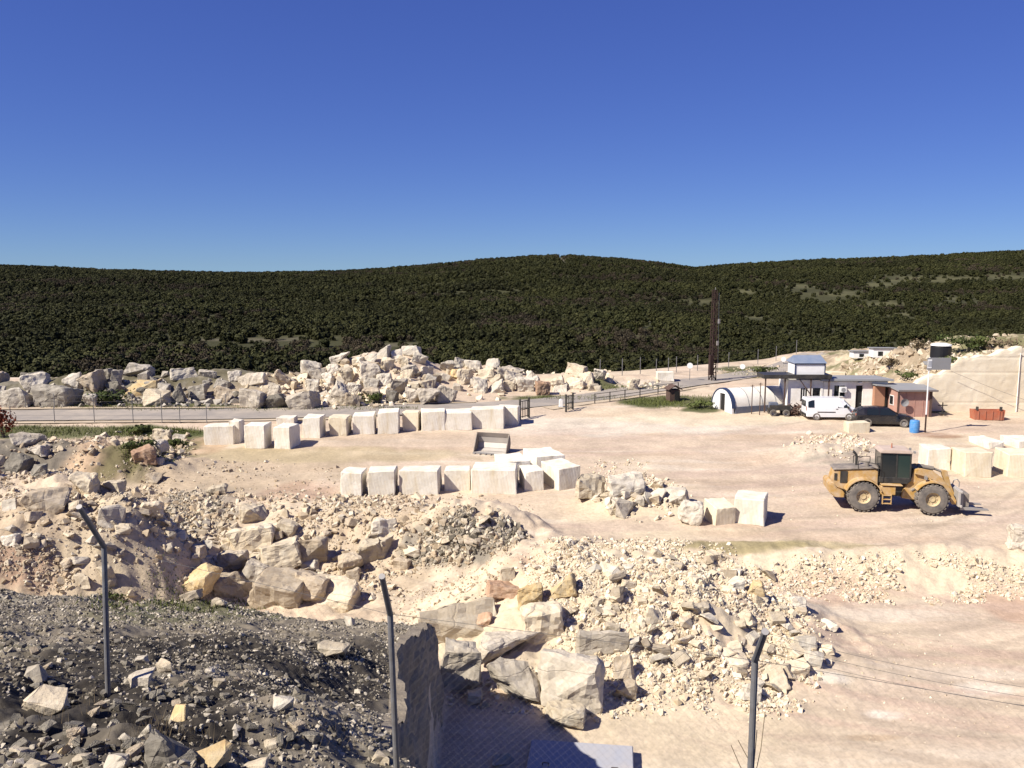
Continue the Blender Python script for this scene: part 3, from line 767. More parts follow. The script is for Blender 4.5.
# ------------------------------------------------------------------ loose stones (uncountable)
def hull(seed, n=11, box=(1, 1, 1), power=0.55):
    r = np.random.default_rng(seed)
    p = r.normal(size=(n, 3)); p /= np.linalg.norm(p, axis=1)[:, None]
    p = np.sign(p) * np.abs(p) ** power
    p /= np.abs(p).max(0)
    bm = bmesh.new()
    for q in p: bm.verts.new(q * np.array(box) / 2)
    res = bmesh.ops.convex_hull(bm, input=bm.verts)
    bmesh.ops.delete(bm, geom=[g for g in res['geom_interior'] if isinstance(g, bmesh.types.BMVert)], context='VERTS')
    return bm
STONES = []
for k in range(18):
    bm = hull(500 + k, 10 + k % 4, (1, 0.85, 0.62)); bmesh.ops.triangulate(bm, faces=bm.faces)
    bm.verts.index_update()
    STONES.append((np.array([v.co[:] for v in bm.verts]), np.array([[v.index for v in f.verts] for f in bm.faces]))); bm.free()
def scatter(name, xs, ys, sizes, mat, label, cat, seed=1, sink=0.2, parent=None):
    r = np.random.default_rng(seed); n = len(xs)
    zs = gh(xs, ys); V = []; Fc = []; off = 0
    kinds = r.integers(0, len(STONES), n)
    for k, (pv, pf) in enumerate(STONES):
        idx = np.where(kinds == k)[0]; m = len(idx)
        if not m: continue
        q = r.normal(size=(m, 4)); q[:, 1:3] *= 0.5; q /= np.linalg.norm(q, axis=1)[:, None]
        w_, x_, y_, z_ = q.T
        Rm = np.stack([1 - 2 * (y_**2 + z_**2), 2 * (x_*y_ - w_*z_), 2 * (x_*z_ + w_*y_), 2 * (x_*y_ + w_*z_), 1 - 2 * (x_**2 + z_**2), 2 * (y_*z_ - w_*x_), 2 * (x_*z_ - w_*y_), 2 * (y_*z_ + w_*x_), 1 - 2 * (x_**2 + y_**2)], -1).reshape(m, 3, 3)
        s3 = sizes[idx][:, None] * r.uniform(0.7, 1.3, (m, 3))
        v = np.einsum('mij,mvj->mvi', Rm, pv[None] * s3[:, None, :])
        c = np.stack([xs[idx], ys[idx], zs[idx] + sizes[idx] * (0.3 - sink)], -1)
        v = v + c[:, None, :]
        V.append(v.reshape(-1, 3)); Fc.append((pf[None] + (np.arange(m) * len(pv))[:, None, None] + off).reshape(-1, 3)); off += m * len(pv)
    me = np_mesh(name, np.concatenate(V), np.concatenate(Fc))
    return tag(link_mesh(name, me, mat, parent), label, cat, kind='stuff')
def pareto(r, n, lo, hi, a=1.6):
    u = r.uniform(size=n); return lo / (1 - u * (1 - (lo / hi) ** a)) ** (1 / a)
def cloud(ells, seed):
    """points in ellipses (px, py, w, h, n, lo, hi)"""
    r = np.random.default_rng(seed); X = []; Y = []; S = []
    for (px, py, w, h, n, lo, hi) in ells:
        c = G(px, py); rx = w / 2 * c.y / F_PX; y0 = G(px, py + h / 2).y; y1 = G(px, py - h / 2).y
        cyy = (y0 + y1) / 2; ry = max((y1 - y0) / 2, 0.3)
        a = r.uniform(0, 2 * math.pi, n); q = np.sqrt(r.uniform(0, 1, n)) * r.uniform(0.8, 1.08, n)
        x = c.x + rx * q * np.cos(a); y = cyy + ry * q * np.sin(a)
        x = x + (y - c.y) * (c.x / c.y) * 0.6
        keep = fbm(x / 1.6, y / 1.6, 2, seed) > -0.35 + 0.0 * x
        X.append(x[keep]); Y.append(y[keep]); S.append(pareto(r, n, lo, hi)[keep])
    return np.concatenate(X), np.concatenate(Y), np.concatenate(S)
x, y, s = cloud([(670, 615, 320, 150, 22000, 0.05, 0.34), (640, 560, 200, 40, 4200, 0.05, 0.3), (740, 670, 170, 100, 3000, 0.06, 0.36), (560, 690, 260, 60, 1400, 0.05, 0.35),
                 (640, 498, 110, 46, 1200, 0.1, 0.5), (790, 640, 90, 100, 400, 0.07, 0.4)], 3)
scatter('rubble', x, y, s, M['rub'], 'loose cream rubble spread over the big spoil pile below the yard', 'rubble', 4)
x, y, s = cloud([(370, 545, 170, 110, 2600, 0.07, 0.55), (470, 535, 120, 60, 1800, 0.07, 0.5), (250, 545, 200, 110, 1500, 0.08, 0.6), (80, 530, 270, 120, 9500, 0.05, 0.45), (25, 560, 110, 50, 900, 0.05, 0.4), (185, 525, 110, 60, 1300, 0.08, 0.6),
                 (450, 600, 150, 70, 900, 0.05, 0.3), (430, 500, 220, 16, 700, 0.06, 0.35), (240, 480, 260, 40, 900, 0.05, 0.35)], 5)
scatter('rubble', x, y, s, M['rub_d'], 'loose tan rubble on the spoil mound and bank at left', 'rubble', 6)
x, y, s = cloud([(478, 532, 100, 44, 2200, 0.08, 0.5), (432, 545, 60, 40, 700, 0.07, 0.4), (185, 512, 80, 40, 900, 0.07, 0.4), (25, 595, 110, 30, 500, 0.06, 0.3)], 45)
scatter('rubble', x, y, s, M['grav'], 'dark grey rubble hump in the middle of the bank below the front row', 'rubble', 46)
x, y, s = cloud([(90, 455, 190, 44, 1500, 0.1, 0.7), (15, 465, 80, 40, 500, 0.15, 1.0), (150, 450, 70, 40, 300, 0.15, 0.9)], 7)
scatter('rubble', x, y, s, M['rub_d'], 'small brown rubble on the low soil heap beside the left road', 'rubble', 8)
x, y, s = cloud([(840, 447, 110, 26, 900, 0.08, 0.5), (900, 578, 330, 56, 6500, 0.04, 0.32), (620, 470, 70, 26, 160, 0.08, 0.4), (900, 690, 300, 120, 350, 0.03, 0.14), (850, 500, 340, 70, 350, 0.03, 0.16)], 9)
scatter('rubble', x, y, s, M['rub'], 'small pale stones on the right bank and the yard edge', 'rubble', 10)
x, y, s = cloud([(345, 385, 190, 46, 900, 0.3, 1.2), (490, 382, 120, 36, 700, 0.3, 1.1), (580, 384, 90, 24, 420, 0.2, 0.8), (640, 385, 60, 10, 60, 0.2, 0.7)], 11)
scatter('rubble', x, y, s, M['rub'], 'small broken stone filling the gaps in the far boulder heaps', 'rubble', 12)
x, y, s = cloud([(130, 394, 330, 28, 420, 0.3, 1.1)], 21)
scatter('rubble', x, y, s, M['rub_g'], 'grey broken stone between the boulders of the left far heap', 'rubble', 22)
fx = np.random.default_rng(23); xe = fx.uniform(37.5, 56, 700); ye = 78.7 + np.abs(fx.normal(0, .9, 700))
scatter('rubble', xe, ye, pareto(fx, 700, .1, .75, 1.5), M['rub_d'], 'stones lying along the top edge of the quarry face', 'rubble', 24)
x, y, s = cloud([(880, 368, 120, 34, 900, 0.12, 1.1), (985, 346, 90, 24, 900, 0.15, 1.2), (930, 365, 60, 30, 500, 0.12, 0.8), (780, 372, 120, 14, 260, 0.1, 0.6)], 13)
scatter('rubble', x, y, s, M['rub_d'], 'mixed stones strewn on the slope behind the huts', 'rubble', 14)
r_ = np.random.default_rng(15)
n = 105000
yy = 4.0 + (30.5 - 4.0) * r_.uniform(size=n) ** 0.8; tt = r_.uniform(-0.70, 0.35, n); xx = tt * yy
k = ((xx < np.where(yy < 18.4, -0.136 * yy - 0.1, -2.6)) | (yy < 9.5)) & (fbm(xx / 1.1, yy / 1.1, 3, 17) > -0.32)
xx = xx[k]; yy = yy[k]
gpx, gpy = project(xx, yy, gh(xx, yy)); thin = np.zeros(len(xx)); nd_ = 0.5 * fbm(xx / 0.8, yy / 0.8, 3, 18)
for (cx, cy, w, h) in PAINTED_SHADE: thin = np.maximum(thin, smooth(1.1, 0.7, np.hypot((gpx - cx) / (w / 2), (gpy - cy) / (h / 2)) + nd_))
k = r_.uniform(size=len(xx)) > 0.6 * thin  # fewer stones inside the painted shade
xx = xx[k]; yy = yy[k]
ss = pareto(r_, len(xx), 0.026, 0.125, 1.9) * np.interp(yy, [4, 9, 18, 29], [0.7, 0.8, 1.0, 1.25])
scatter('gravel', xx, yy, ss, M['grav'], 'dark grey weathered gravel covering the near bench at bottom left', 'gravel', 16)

# ------------------------------------------------------------------ cut faces of the quarry
def cut_face(name, path, top_fn, bot, mat, step=0.22, back=0.35, groove=0.35, dz=0.115, amp=1.0):
    """vertical sawn rock face along a path (x, Y): a thick wall with saw grooves and a broken top edge"""
    P = [Vector(p) for p in path]; fine = []
    for a, b in zip(P[:-1], P[1:]):
        k = max(2, int((b - a).length / step))
        for q in range(k): fine.append(a.lerp(b, q / k))
    fine.append(P[-1]); V = []
    tops = [top_fn(p.x, p.y) for p in fine]; nz_ = int((max(tops) - bot) / dz) + 2
    for i, p in enumerate(fine):
        d = (fine[min(i + 1, len(fine) - 1)] - fine[max(i - 1, 0)]).normalized(); nrm = Vector((d.y, -d.x)); top = tops[i]
        for q in range(nz_):
            z = min(bot + dz * q, top)
            g = -0.05 * amp if q % max(2, int(groove / dz)) == 0 and vnoise(p.y / 1.3, z * 2.0, 93) > -0.35 else 0.0
            v = amp * (0.09 * float(vnoise(p.x / 1.9 + p.y / 1.7, z * 0.7, 90)) + 0.04 * float(vnoise(p.x / 0.4 + p.y / 0.37, z / 0.4, 91))) + g
            if z > top - .25: v -= 0.04 * (z - top + .25) / .25
            V.append((p.x + nrm.x * v, p.y + nrm.y * v, z))
        V.append((p.x - nrm.x * back, p.y - nrm.y * back, top + 0.02))
    return tag(link_mesh(name, np_mesh(name, np.array(V), grid_faces(len(fine), nz_ + 1)), mat), kind='structure')
M['face'] = rock_mat('sawn_quarry_face', (0.56, 0.47, 0.33), (0.64, 0.56, 0.42), (0.69, 0.62, 0.49), 0.45, 0.3, vary=0.0, streak=False)
M['face_d'] = rock_mat('grey_sawn_quarry_face', (0.14, 0.115, 0.085), (0.22, 0.185, 0.14), (0.31, 0.265, 0.20), 1.6, 0.8, vary=0.0)
def hill_top(x, y): return float(gh(x, FACE_Y + 0.75))
cut_face('quarry_face', [(35.5, 78.3), (36.8, 78.05), (39.2, 77.95), (43, 77.8), (48, 77.7), (54, 77.4), (66, 77.0)], lambda x, y: max(float(gh(x, FACE_Y + 0.8)), 1.6) + 0.1 + 0.35 * float(fbm(x / 0.9, 0 * x, 3, 95)), 0.9, M['face'], 0.3, 0.9, 1.4, 0.175, 0.4)
cut_face('bench_face', [(-1.24, 9.5), (-2.36, 17.9), (-2.42, 18.5), (-2.45, 22), (-2.5, 27.4), (-2.55, 28.0), (-3.2, 28.15)][::1], lambda x, y: float(gh(-0.136 * y - 0.24 if y < 18.4 else -2.72, y)) + 0.02, -2.2, M['face_d'], 0.12, 0.33, 0.46, 0.115, 1.5)

# ------------------------------------------------------------------ sawn blocks
ORD = ['first', 'second', 'third', 'fourth', 'fifth', 'sixth', 'seventh', 'eighth', 'ninth', 'tenth', 'eleventh', 'twelfth', 'thirteenth', 'fourteenth', 'fifteenth', 'sixteenth',
       'seventeenth', 'eighteenth', 'nineteenth', 'twentieth', 'twenty-first', 'twenty-second', 'twenty-third', 'twenty-fourth', 'twenty-fifth', 'twenty-sixth', 'twenty-seventh', 'twenty-eighth', 'twenty-ninth', 'thirtieth']
def block_mesh(name, w, d, h, seed, chip=0.06):
    """sawn block: slightly out of square, rounded arrises, chipped corners"""
    r = random.Random(seed)
    bm = bmesh.new()
    bmesh.ops.create_cube(bm, size=1.0)
    for v in bm.verts:
        v.co = Vector((v.co.x * w * r.uniform(.94, 1.03), v.co.y * d * r.uniform(.94, 1.03), (v.co.z + .5) * h * (r.uniform(.94, 1.04) if v.co.z > 0 else 1)))
    bmesh.ops.bevel(bm, geom=list(bm.edges), offset=0.028 * min(w, h), segments=1, affect='EDGES')
    bmesh.ops.triangulate(bm, faces=bm.faces)
    bmesh.ops.subdivide_edges(bm, edges=[e for e in bm.edges if e.calc_length() > 0.5 * w], cuts=2, use_grid_fill=True)
    bmesh.ops.subdivide_edges(bm, edges=[e for e in bm.edges if e.calc_length() > 0.3 * w], cuts=1)
    bmesh.ops.triangulate(bm, faces=bm.faces)
    off = Vector((seed * 3.7, seed * 1.3, 0))
    for v in bm.verts:
        c = v.co; k = sum(1 for a, b in ((abs(c.x), w / 2), (abs(c.y), d / 2), (abs(c.z - h / 2), h / 2)) if a > b * 0.86)
        n1 = mnoise.noise(c * 1.1 + off); n2 = mnoise.noise(c * 3.1 + off)
        amp = chip * (0.35 if k < 2 else (1.0 if k == 2 else 1.7))
        f = amp * (0.6 * n1 + 0.6 * n2)
        ctr = Vector((0, 0, h / 2)); dr = (c - ctr)
        v.co = c + Vector((dr.x / w, dr.y / d, dr.z / h)) * 2 * f - (dr.normalized() * max(0, n2 - 0.15) * chip * 2.2 if k >= 2 else Vector())
    me = bpy.data.meshes.new(name); bm.to_mesh(me); bm.free(); return me
NB = [0]
def block(x0, y0, x1, y1, label, group, yaw=0.0, depth=None, mat='block', tilt=0.0, dz=0.0, hmin=0.6, ybase=None, cat='stone block'):
    NB[0] += 1
    base = G((x0 + x1) / 2, y1) if ybase is None else W((x0 + x1) / 2, y1, ybase)
    Y = base.y; k = Y / F_PX; s = (ZC - base.z) / Y
    wv = (x1 - x0) * k
    tx = base.x / Y
    # visible width is front plus the side the camera sees
    d = depth or 1.5; wv *= 1.05
    cy_, sy_ = math.cos(R(yaw)), math.sin(R(yaw)); w = max(0.7, (wv - d * abs(sy_ + tx * cy_)) / abs(cy_ - tx * sy_))
    h = max(hmin, (y1 - y0) * k * 1.03 - d * s * 0.85)
    cx = base.x + tx * d * .5 * 0.5; cy = Y + d / 2
    o = link_mesh('stone_block', block_mesh('stone_block', w, d, h, NB[0]), M[mat])
    zg = min(float(gh(cx, Y + 0.1)), float(gh(cx, Y + d))) if ybase is None else base.z
    o.location = (cx, cy, zg - 0.05 + dz); o.rotation_euler = (R(tilt), 0, R(yaw))
    return tag(o, label, cat, group)
g1 = 'sawn blocks in the back row along the road'
row1 = [(202, 421, 238, 445, 4, 2.0, 'widest and leftmost block of the back row, lying low'), (228, 418, 244, 443, 0, 1.4, 'pale block half hidden behind the leftmost block of the back row'),
        (243, 421, 271, 449, -4, 1.7, 'block with a chipped lower right corner, third from left in the back row'), (272, 421, 299, 449, -10, 1.9, 'tall block standing forward, fourth from left in the back row'),
        (276, 415, 297, 425, 0, 1.4, 'block peeping out behind the forward block of the back row'),
        (302, 413, 325, 438, -3, 1.7, 'back row block right of the forward standing one, in its shadow'), (328, 413, 351, 436, -3, 1.6, 'stained cream block, seventh from left in the back row'),
        (352, 411, 376, 434, 4, 1.6, 'white block, eighth from left in the back row'), (377, 408, 400, 434, 3, 1.6, 'tallest slim block in the middle of the back row'),
        (402, 409, 421, 431, -4, 1.5, 'narrow yellowish block, tenth from left in the back row'), (421, 408, 445, 431, 7, 1.6, 'slightly leaning white block, eleventh from left in the back row'),
        (443, 408, 472, 430, 3, 1.8, 'white block left of the wide block near the right end of the back row'), (470, 405, 505, 429, -3, 1.7, 'wide grey fronted block, last but one in the back row'),
        (497, 404, 520, 425, -6, 1.6, 'rightmost block of the back row, beside the gate')]
for (a, b, c, d, yaw, dep, lb) in row1:
    block(a, b, c, d, lb, g1, yaw, dep, 'block2' if 'yellow' in lb or 'stained' in lb else 'block')
g2 = 'sawn blocks in the front row on the yard'
row2 = [(340, 466, 366, 496, -2, 1.6, 'leftmost cream block of the front row'), (367, 464, 397, 496, 2, 1.7, 'white block, second from left in the front row'), (399, 464, 441, 495, -2, 1.7, 'wide white block, third from left in the front row'),
        (444, 464, 471, 491, 0, 1.5, 'narrow block, fourth from left in the front row'), (471, 460, 519, 494, -3, 2.4, 'widest white block in the middle of the front row'), (519, 463, 544, 491, 10, 2.1, 'narrow turned white block right of the widest front row block'),
        (541, 458, 581, 490, 24, 2.6, 'big turned cream block at the right end of the front row')]
for (a, b, c, d, yaw, dep, lb) in row2: block(a, b, c, d, lb, g2, yaw, dep)
block(494, 452, 530, 479, 'flat white slab block lying behind the widest front row block', g2, 14, 2.6, hmin=1.1)
block(522, 446, 566, 474, 'flat white slab block lying behind the turned block at right', g2, 18, 3.2, hmin=1.0)
g3 = 'sawn blocks at the right edge of the yard'
block(920, 443, 953, 470, 'white block left of the larger cream blocks at the right edge', g3, -6, 1.8)
block(953, 445, 996, 477, 'large cream block between two blocks at the right edge', g3, -4, 2.2, 'block2')
block(996, 446, 1046, 478, 'large cream block cut off by the right edge of the picture', g3, -6, 2.2, 'block2')
block(972, 437, 1008, 449, 'low white block behind the large cream blocks, left one', g3, 8, 2.4)
block(1003, 435, 1046, 449, 'low white block behind the large cream blocks, right one', g3, 4, 2.4)
block(844, 420, 871, 433, 'small pale block lying on the yard in front of the white van', 'lone blocks on the yard', 4, 1.1, 'block2')
g4 = 'blocks at the right end of the yard rubble'
block(735, 489, 769, 525, 'tall white block at the right end of the yard rubble', g4, -22, 1.8)
block(704, 497, 737, 525, 'tan block next to the tall white block at the yard edge', g4, 14, 1.5, 'block2', tilt=6)
block(656, 371, 674, 381, 'lone white block beside the road going uphill', 'lone blocks on the yard', 0, 1.2)

# ------------------------------------------------------------------ boulders
def boulder_mesh(name, w, d, h, seed, sub=1, n=13, power=0.42):
    bm = hull(seed, n, (w, d, h), power)
    bmesh.ops.dissolve_limit(bm, angle_limit=R(14), verts=bm.verts, edges=bm.edges)
    bmesh.ops.bevel(bm, geom=list(bm.edges), offset=0.035 * min(w, h), segments=1, affect='EDGES', clamp_overlap=True)
    bmesh.ops.triangulate(bm, faces=bm.faces)
    for k in range(sub):
        bmesh.ops.subdivide_edges(bm, edges=[e for e in bm.edges if e.calc_length() > 0.16 * w], cuts=1)
        bmesh.ops.triangulate(bm, faces=bm.faces)
    if sub >= 2 and w > 1.2:
        bmesh.ops.subdivide_edges(bm, edges=[e for e in bm.edges if e.calc_length() > 0.11 * w], cuts=1); bmesh.ops.triangulate(bm, faces=bm.faces)
    sc = min(w, h); off = Vector((seed * 1.7, seed * .9, seed * .3))
    bm.normal_update()
    for v in bm.verts:
        p = v.co / sc + off
        v.co += v.normal * sc * (0.08 * mnoise.noise(p * 2.0) + 0.05 * mnoise.noise(p * 4.5) + 0.035 * mnoise.noise(p * 9.0))
    me = bpy.data.meshes.new(name); bm.to_mesh(me); bm.free()
    return me
NS = [1000]
FALL = []
def boulder(x0, y0, x1, y1, tone, label, group=None, sink=0.1, ymax=None, ydef=None, sub=2, lean=12, n=13, power=0.42, dk=0.8, ymin=0, yaw=None):
    NS[0] += 1; r = random.Random(NS[0])
    cx, cyb = (x0 + x1) / 2, y1 - 0.06 * (y1 - y0)
    base = G(cx, cyb, ymin)
    if ymax and base.y > ymax:
        FALL.append((label, round(base.y, 1))); base = W(cx, cyb, ydef)
    Y = base.y; k = Y / F_PX; s = (ZC - base.z) / Y
    w = (x1 - x0) * k * 1.04; d = w * dk * r.uniform(.85, 1.1); d = min(d, (y1 - y0) * k * 1.5)
    h = max(0.45 * (y1 - y0) * k, (y1 - y0) * k * 1.06 - d * s * 0.45)
    o = link_mesh('boulder', boulder_mesh('boulder', w, d, h, NS[0], sub, n, power), M[tone])
    o.location = (base.x, Y + d * 0.38, base.z + h * (0.5 - sink))
    o.rotation_euler = (R(r.uniform(-lean, lean)), R(r.uniform(-lean, lean)), R(r.uniform(-14, 14) if yaw is None else yaw))
    return tag(o, label, 'boulder', group)
TONE = {'w': 'white', 'c': 'cream', 'o': 'ochre stained', 't': 'tan', 'g': 'grey', 'd': 'dark grey', 'r': 'reddish brown'}
HEAPS = {
 'left': (86.5, [(0, 384, 30, 409, 'g'), (18, 370, 44, 392, 'w'), (31, 381, 72, 408, 'g'), (61, 370, 81, 393, 'w'), (78, 364, 102, 398, 't'), (80, 391, 96, 408, 'g'), (100, 365, 113, 386, 'd'), (110, 366, 122, 391, 'g'),
   (121, 360, 150, 378, 'g'), (122, 374, 156, 397, 'o'), (140, 386, 168, 407, 'c'), (165, 379, 182, 405, 'd'), (170, 364, 194, 381, 'w'), (188, 381, 208, 401, 'g'), (196, 366, 217, 378, 'g'), (212, 384, 233, 404, 't'),
   (227, 367, 241, 382, 'w'), (213, 376, 229, 390, 'g'), (-30, 380, 0, 408, 'g'), (-22, 368, 2, 386, 't'), (52, 385, 66, 400, 'c'), (98, 386, 116, 404, 'd'), (150, 372, 166, 388, 'g'), (104, 378, 122, 394, 'd')]),
 'middle': (91.5, [(236, 373, 269, 387, 'g'), (239, 387, 264, 410, 'g'), (267, 380, 282, 400, 'g'), (275, 368, 298, 392, 't'), (297, 361, 319, 382, 'w'), (286, 389, 317, 411, 'g'), (304, 379, 319, 397, 'w'), (320, 380, 346, 407, 'g'),
   (330, 353, 352, 367, 'w'), (327, 364, 340, 375, 'w'), (336, 366, 353, 387, 'c'), (351, 356, 364, 369, 'w'), (354, 362, 380, 384, 'g'), (365, 354, 380, 367, 'w'), (370, 344, 390, 360, 'w'), (380, 357, 395, 372, 'c'),
   (391, 349, 404, 363, 'w'), (402, 344, 423, 357, 'w'), (411, 353, 427, 366, 'w'), (400, 363, 420, 376, 'g'), (420, 366, 434, 378, 'w'), (376, 372, 392, 388, 'w'), (389, 376, 406, 398, 'g'), (360, 377, 379, 390, 'w'),
   (360, 387, 382, 403, 't'), (346, 382, 361, 395, 'w'), (401, 370, 415, 385, 'c'), (406, 384, 422, 405, 'g'), (415, 388, 440, 406, 'g'), (435, 387, 457, 404, 'g'), (418, 379, 434, 393, 'c'), (310, 368, 326, 382, 'g'),
   (384, 390, 398, 404, 'd'), (343, 392, 360, 408, 't'), (264, 394, 286, 410, 'd'), (320, 372, 334, 386, 'w'), (424, 374, 436, 388, 'w'), (396, 356, 410, 368, 'c')]),
 'right': (94.0, [(439, 359, 454, 373, 'w'), (449, 367, 463, 380, 'o'), (452, 358, 466, 369, 'w'), (457, 368, 474, 386, 'c'), (464, 360, 482, 372, 'w'), (478, 367, 495, 381, 'c'), (484, 358, 500, 370, 'w'), (471, 377, 488, 394, 'w'),
   (486, 378, 504, 394, 'w'), (495, 368, 508, 381, 'g'), (503, 363, 524, 375, 'g'), (504, 371, 521, 383, 'g'), (502, 380, 516, 392, 'c'), (515, 377, 535, 393, 'w'), (533, 381, 551, 396, 'r'), (550, 376, 566, 391, 'c'),
   (564, 364, 587, 381, 'c'), (567, 376, 584, 390, 'c'), (580, 371, 596, 388, 'c'), (592, 369, 606, 383, 'w'), (604, 374, 614, 383, 'c'), (629, 378, 641, 391, 'c'), (525, 376, 540, 387, 'w'), (553, 384, 568, 393, 'w')])}
def say_tone(t): return TONE[t]
for hname, (yd0, lst) in HEAPS.items():
    ys = sorted(q[3] for q in lst); lo, hi = ys[len(ys) // 3], ys[2 * len(ys) // 3]
    lay = {}
    for q in lst: lay.setdefault('top' if q[3] <= lo else ('bottom' if q[3] > hi else 'middle'), []).append(q)
    for lname, qs in lay.items():
        qs.sort(key=lambda q: q[0])
        for i, q in enumerate(qs):
            size = 'large' if (q[2] - q[0]) * (q[3] - q[1]) > 420 else ('small' if (q[2] - q[0]) * (q[3] - q[1]) < 200 else 'angular')
            lb = '%s %s boulder, %s from left in the %s layer of the %s heap' % (size, say_tone(q[4]), ORD[i], lname, hname)
            boulder(q[0] + .5, q[1] + (3 if hname == 'left' else 0), q[2] - .5, q[3], 'k' if hname == 'left' and q[4] == 'g' else q[4], lb, 'boulders in the %s heap beyond the road' % hname, 0.12, ymax=yd0 + 11, ydef=yd0, n=12, power=0.3, lean=16)
rr = random.Random(5)
for hname, n_, (ax, bx, ay, by) in [('left', 20, (-20, 240, 376, 403)), ('middle', 34, (245, 440, 366, 402)), ('right', 16, (440, 600, 372, 392))]:
    for k in range(n_):
        px, py = rr.uniform(ax, bx), rr.uniform(ay, by); w = rr.uniform(8, 14)
        b = G(px, py)
        if b.y > HEAPS[hname][0] + 11: continue
        boulder(px - w / 2, py - w * .8, px + w / 2, py, rr.choice('wccggt' if hname != 'left' else 'kkktdd'), 'small broken boulder wedged among the larger boulders of the %s heap' % hname, 'small boulders in the %s heap' % hname, 0.2, sub=1, power=0.35)
# pit boulders on the left
gm = 'big boulders tipped in the pit behind the gravel bench'
for (a, b, c, d, t, lb) in [
 (171, 559, 213, 596, 'o', 'large ochre cream boulder at the left end of the pit boulders'), (217, 548, 247, 575, 'c', 'rounded cream boulder with a flat shaded right face in the pit'),
 (212, 570, 246, 601, 't', 'brownish boulder below the rounded cream one in the pit'), (223, 521, 273, 552, 'c', 'long slab boulder with a shaded underside on top of the pit pile'),
 (237, 503, 266, 525, 'c', 'squarish cream boulder highest up in the pit pile'), (258, 537, 301, 573, 'c', 'large angular cream boulder in the middle of the pit pile'),
 (291, 533, 326, 572, 't', 'boulder with a smooth grey face right of the pit pile middle'), (248, 568, 304, 608, 't', 'broad rough tan boulder at the front of the pit pile'),
 (287, 567, 330, 605, 't', 'shaded brown boulder beneath the smooth grey faced one'), (312, 576, 357, 609, 'c', 'pointed cream boulder at the right end of the pit front'),
 (337, 551, 363, 577, 't', 'small tan cube shaped boulder right of the pit pile'), (355, 537, 383, 566, 'c', 'cream boulder leaning above the tan cube shaped one'),
 (378, 534, 401, 559, 'c', 'cream boulder at the far right of the pit pile'), (371, 516, 397, 541, 'w', 'pale grey boulder uppermost on the right of the pit'),
 (240, 560, 268, 584, 'g', 'grey boulder in the gap at the centre of the pit pile'), (275, 519, 296, 538, 'c', 'small cream boulder behind the long slab boulder'),
 (245, 551, 261, 566, 'c', 'smallest cream boulder squeezed beside the rounded one'), (200, 539, 214, 552, 'w', 'small whitish boulder above the large ochre one'),
 (220, 541, 236, 553, 'c', 'small flat cream boulder above the rounded cream one'), (186, 545, 204, 560, 't', 'little tan boulder just above the ochre cream boulder'),
 (334, 598, 351, 610, 'w', 'bright white stone in front of the pointed cream boulder'), (210, 596, 226, 606, 'c', 'low flat stone at the foot of the brownish pit boulder'),
 (315, 548, 334, 562, 't', 'tan boulder tucked right of the smooth grey face'), (345, 566, 360, 582, 't', 'small tan boulder below the tan cube shaped one'),
 (262, 522, 282, 536, 'c', 'cream boulder between the long slab and the large angular one'),
 (300, 556, 318, 572, 'w', 'pale wedge boulder in the right of the pit pile middle'),
 (228, 578, 250, 598, 'c', 'cream boulder wedged left of the broad rough tan one'),
 (180, 588, 200, 602, 't', 'low tan boulder at the foot of the large ochre cream one'),
 (325, 590, 342, 604, 'c', 'pale boulder between the shaded brown and pointed ones'),
 (392, 556, 410, 572, 't', 'tan boulder on the bank below the far right pit boulder'),
 (402, 545, 420, 560, 'c', 'lone cream boulder on the bank right of the pit')]:
    boulder(a, b, c, d, t, lb, gm, 0.16, power=0.33, lean=14)
# boulders on the left mound and soil heap
gl = 'boulders on the left spoil mound'
for (a, b, c, d, t, lb) in [
 (65, 469, 93, 497, 'c', 'pyramid shaped pale boulder on top of the left spoil mound'), (20, 484, 62, 512, 't', 'broad tan lump on the left spoil mound, left of the pyramid boulder'),
 (96, 498, 120, 532, 'g', 'grey faced boulder standing on the face of the left mound'), (134, 497, 160, 520, 'c', 'crumbling cream boulder on the right shoulder of the left mound'),
 (102, 478, 122, 494, 'c', 'cream boulder right of the pyramid boulder'), (92, 560, 112, 584, 'c', 'cream boulder low on the mound behind the left post'),
 (0, 498, 14, 512, 'w', 'white boulder at the left picture edge on the mound'), (0, 530, 18, 546, 'w', 'whitish boulder low at the left picture edge'), (70, 570, 92, 588, 'c', 'flattish cream boulder near the mound foot at left'),
 (145, 470, 162, 484, 't', 'tan boulder behind the left mound on the yard'), (205, 483, 226, 496, 'c', 'whitish boulder lying alone on the brown yard soil')]:
    boulder(a, b, c, d, t, lb, gl, 0.25, power=0.38, lean=14)
gs = 'boulders on the low soil heap by the left road'
for (a, b, c, d, t, lb) in [(8, 431, 38, 448, 'g', 'grey boulder on the dark heap at the left edge'), (132, 443, 155, 466, 'r', 'pinkish brown round boulder in the grassy patch'), (136, 438, 164, 453, 'g', 'slanted grey slab boulder in the grassy patch'),
 (151, 427, 170, 441, 'c', 'cream boulder at the top of the grassy patch'), (172, 432, 186, 442, 'w', 'white boulder right of the grassy patch'), (26, 444, 46, 458, 'g', 'grey boulder below the one on the dark heap'),
 (0, 452, 26, 474, 'd', 'dark boulder at the left edge of the soil heap'), (28, 462, 48, 478, 'd', 'dark boulder at the foot of the shaded heap'), (150, 456, 164, 466, 'w', 'small white boulder at the foot of the grassy patch')]:
    boulder(a, b, c, d, t, lb, gs, 0.2, power=0.36)
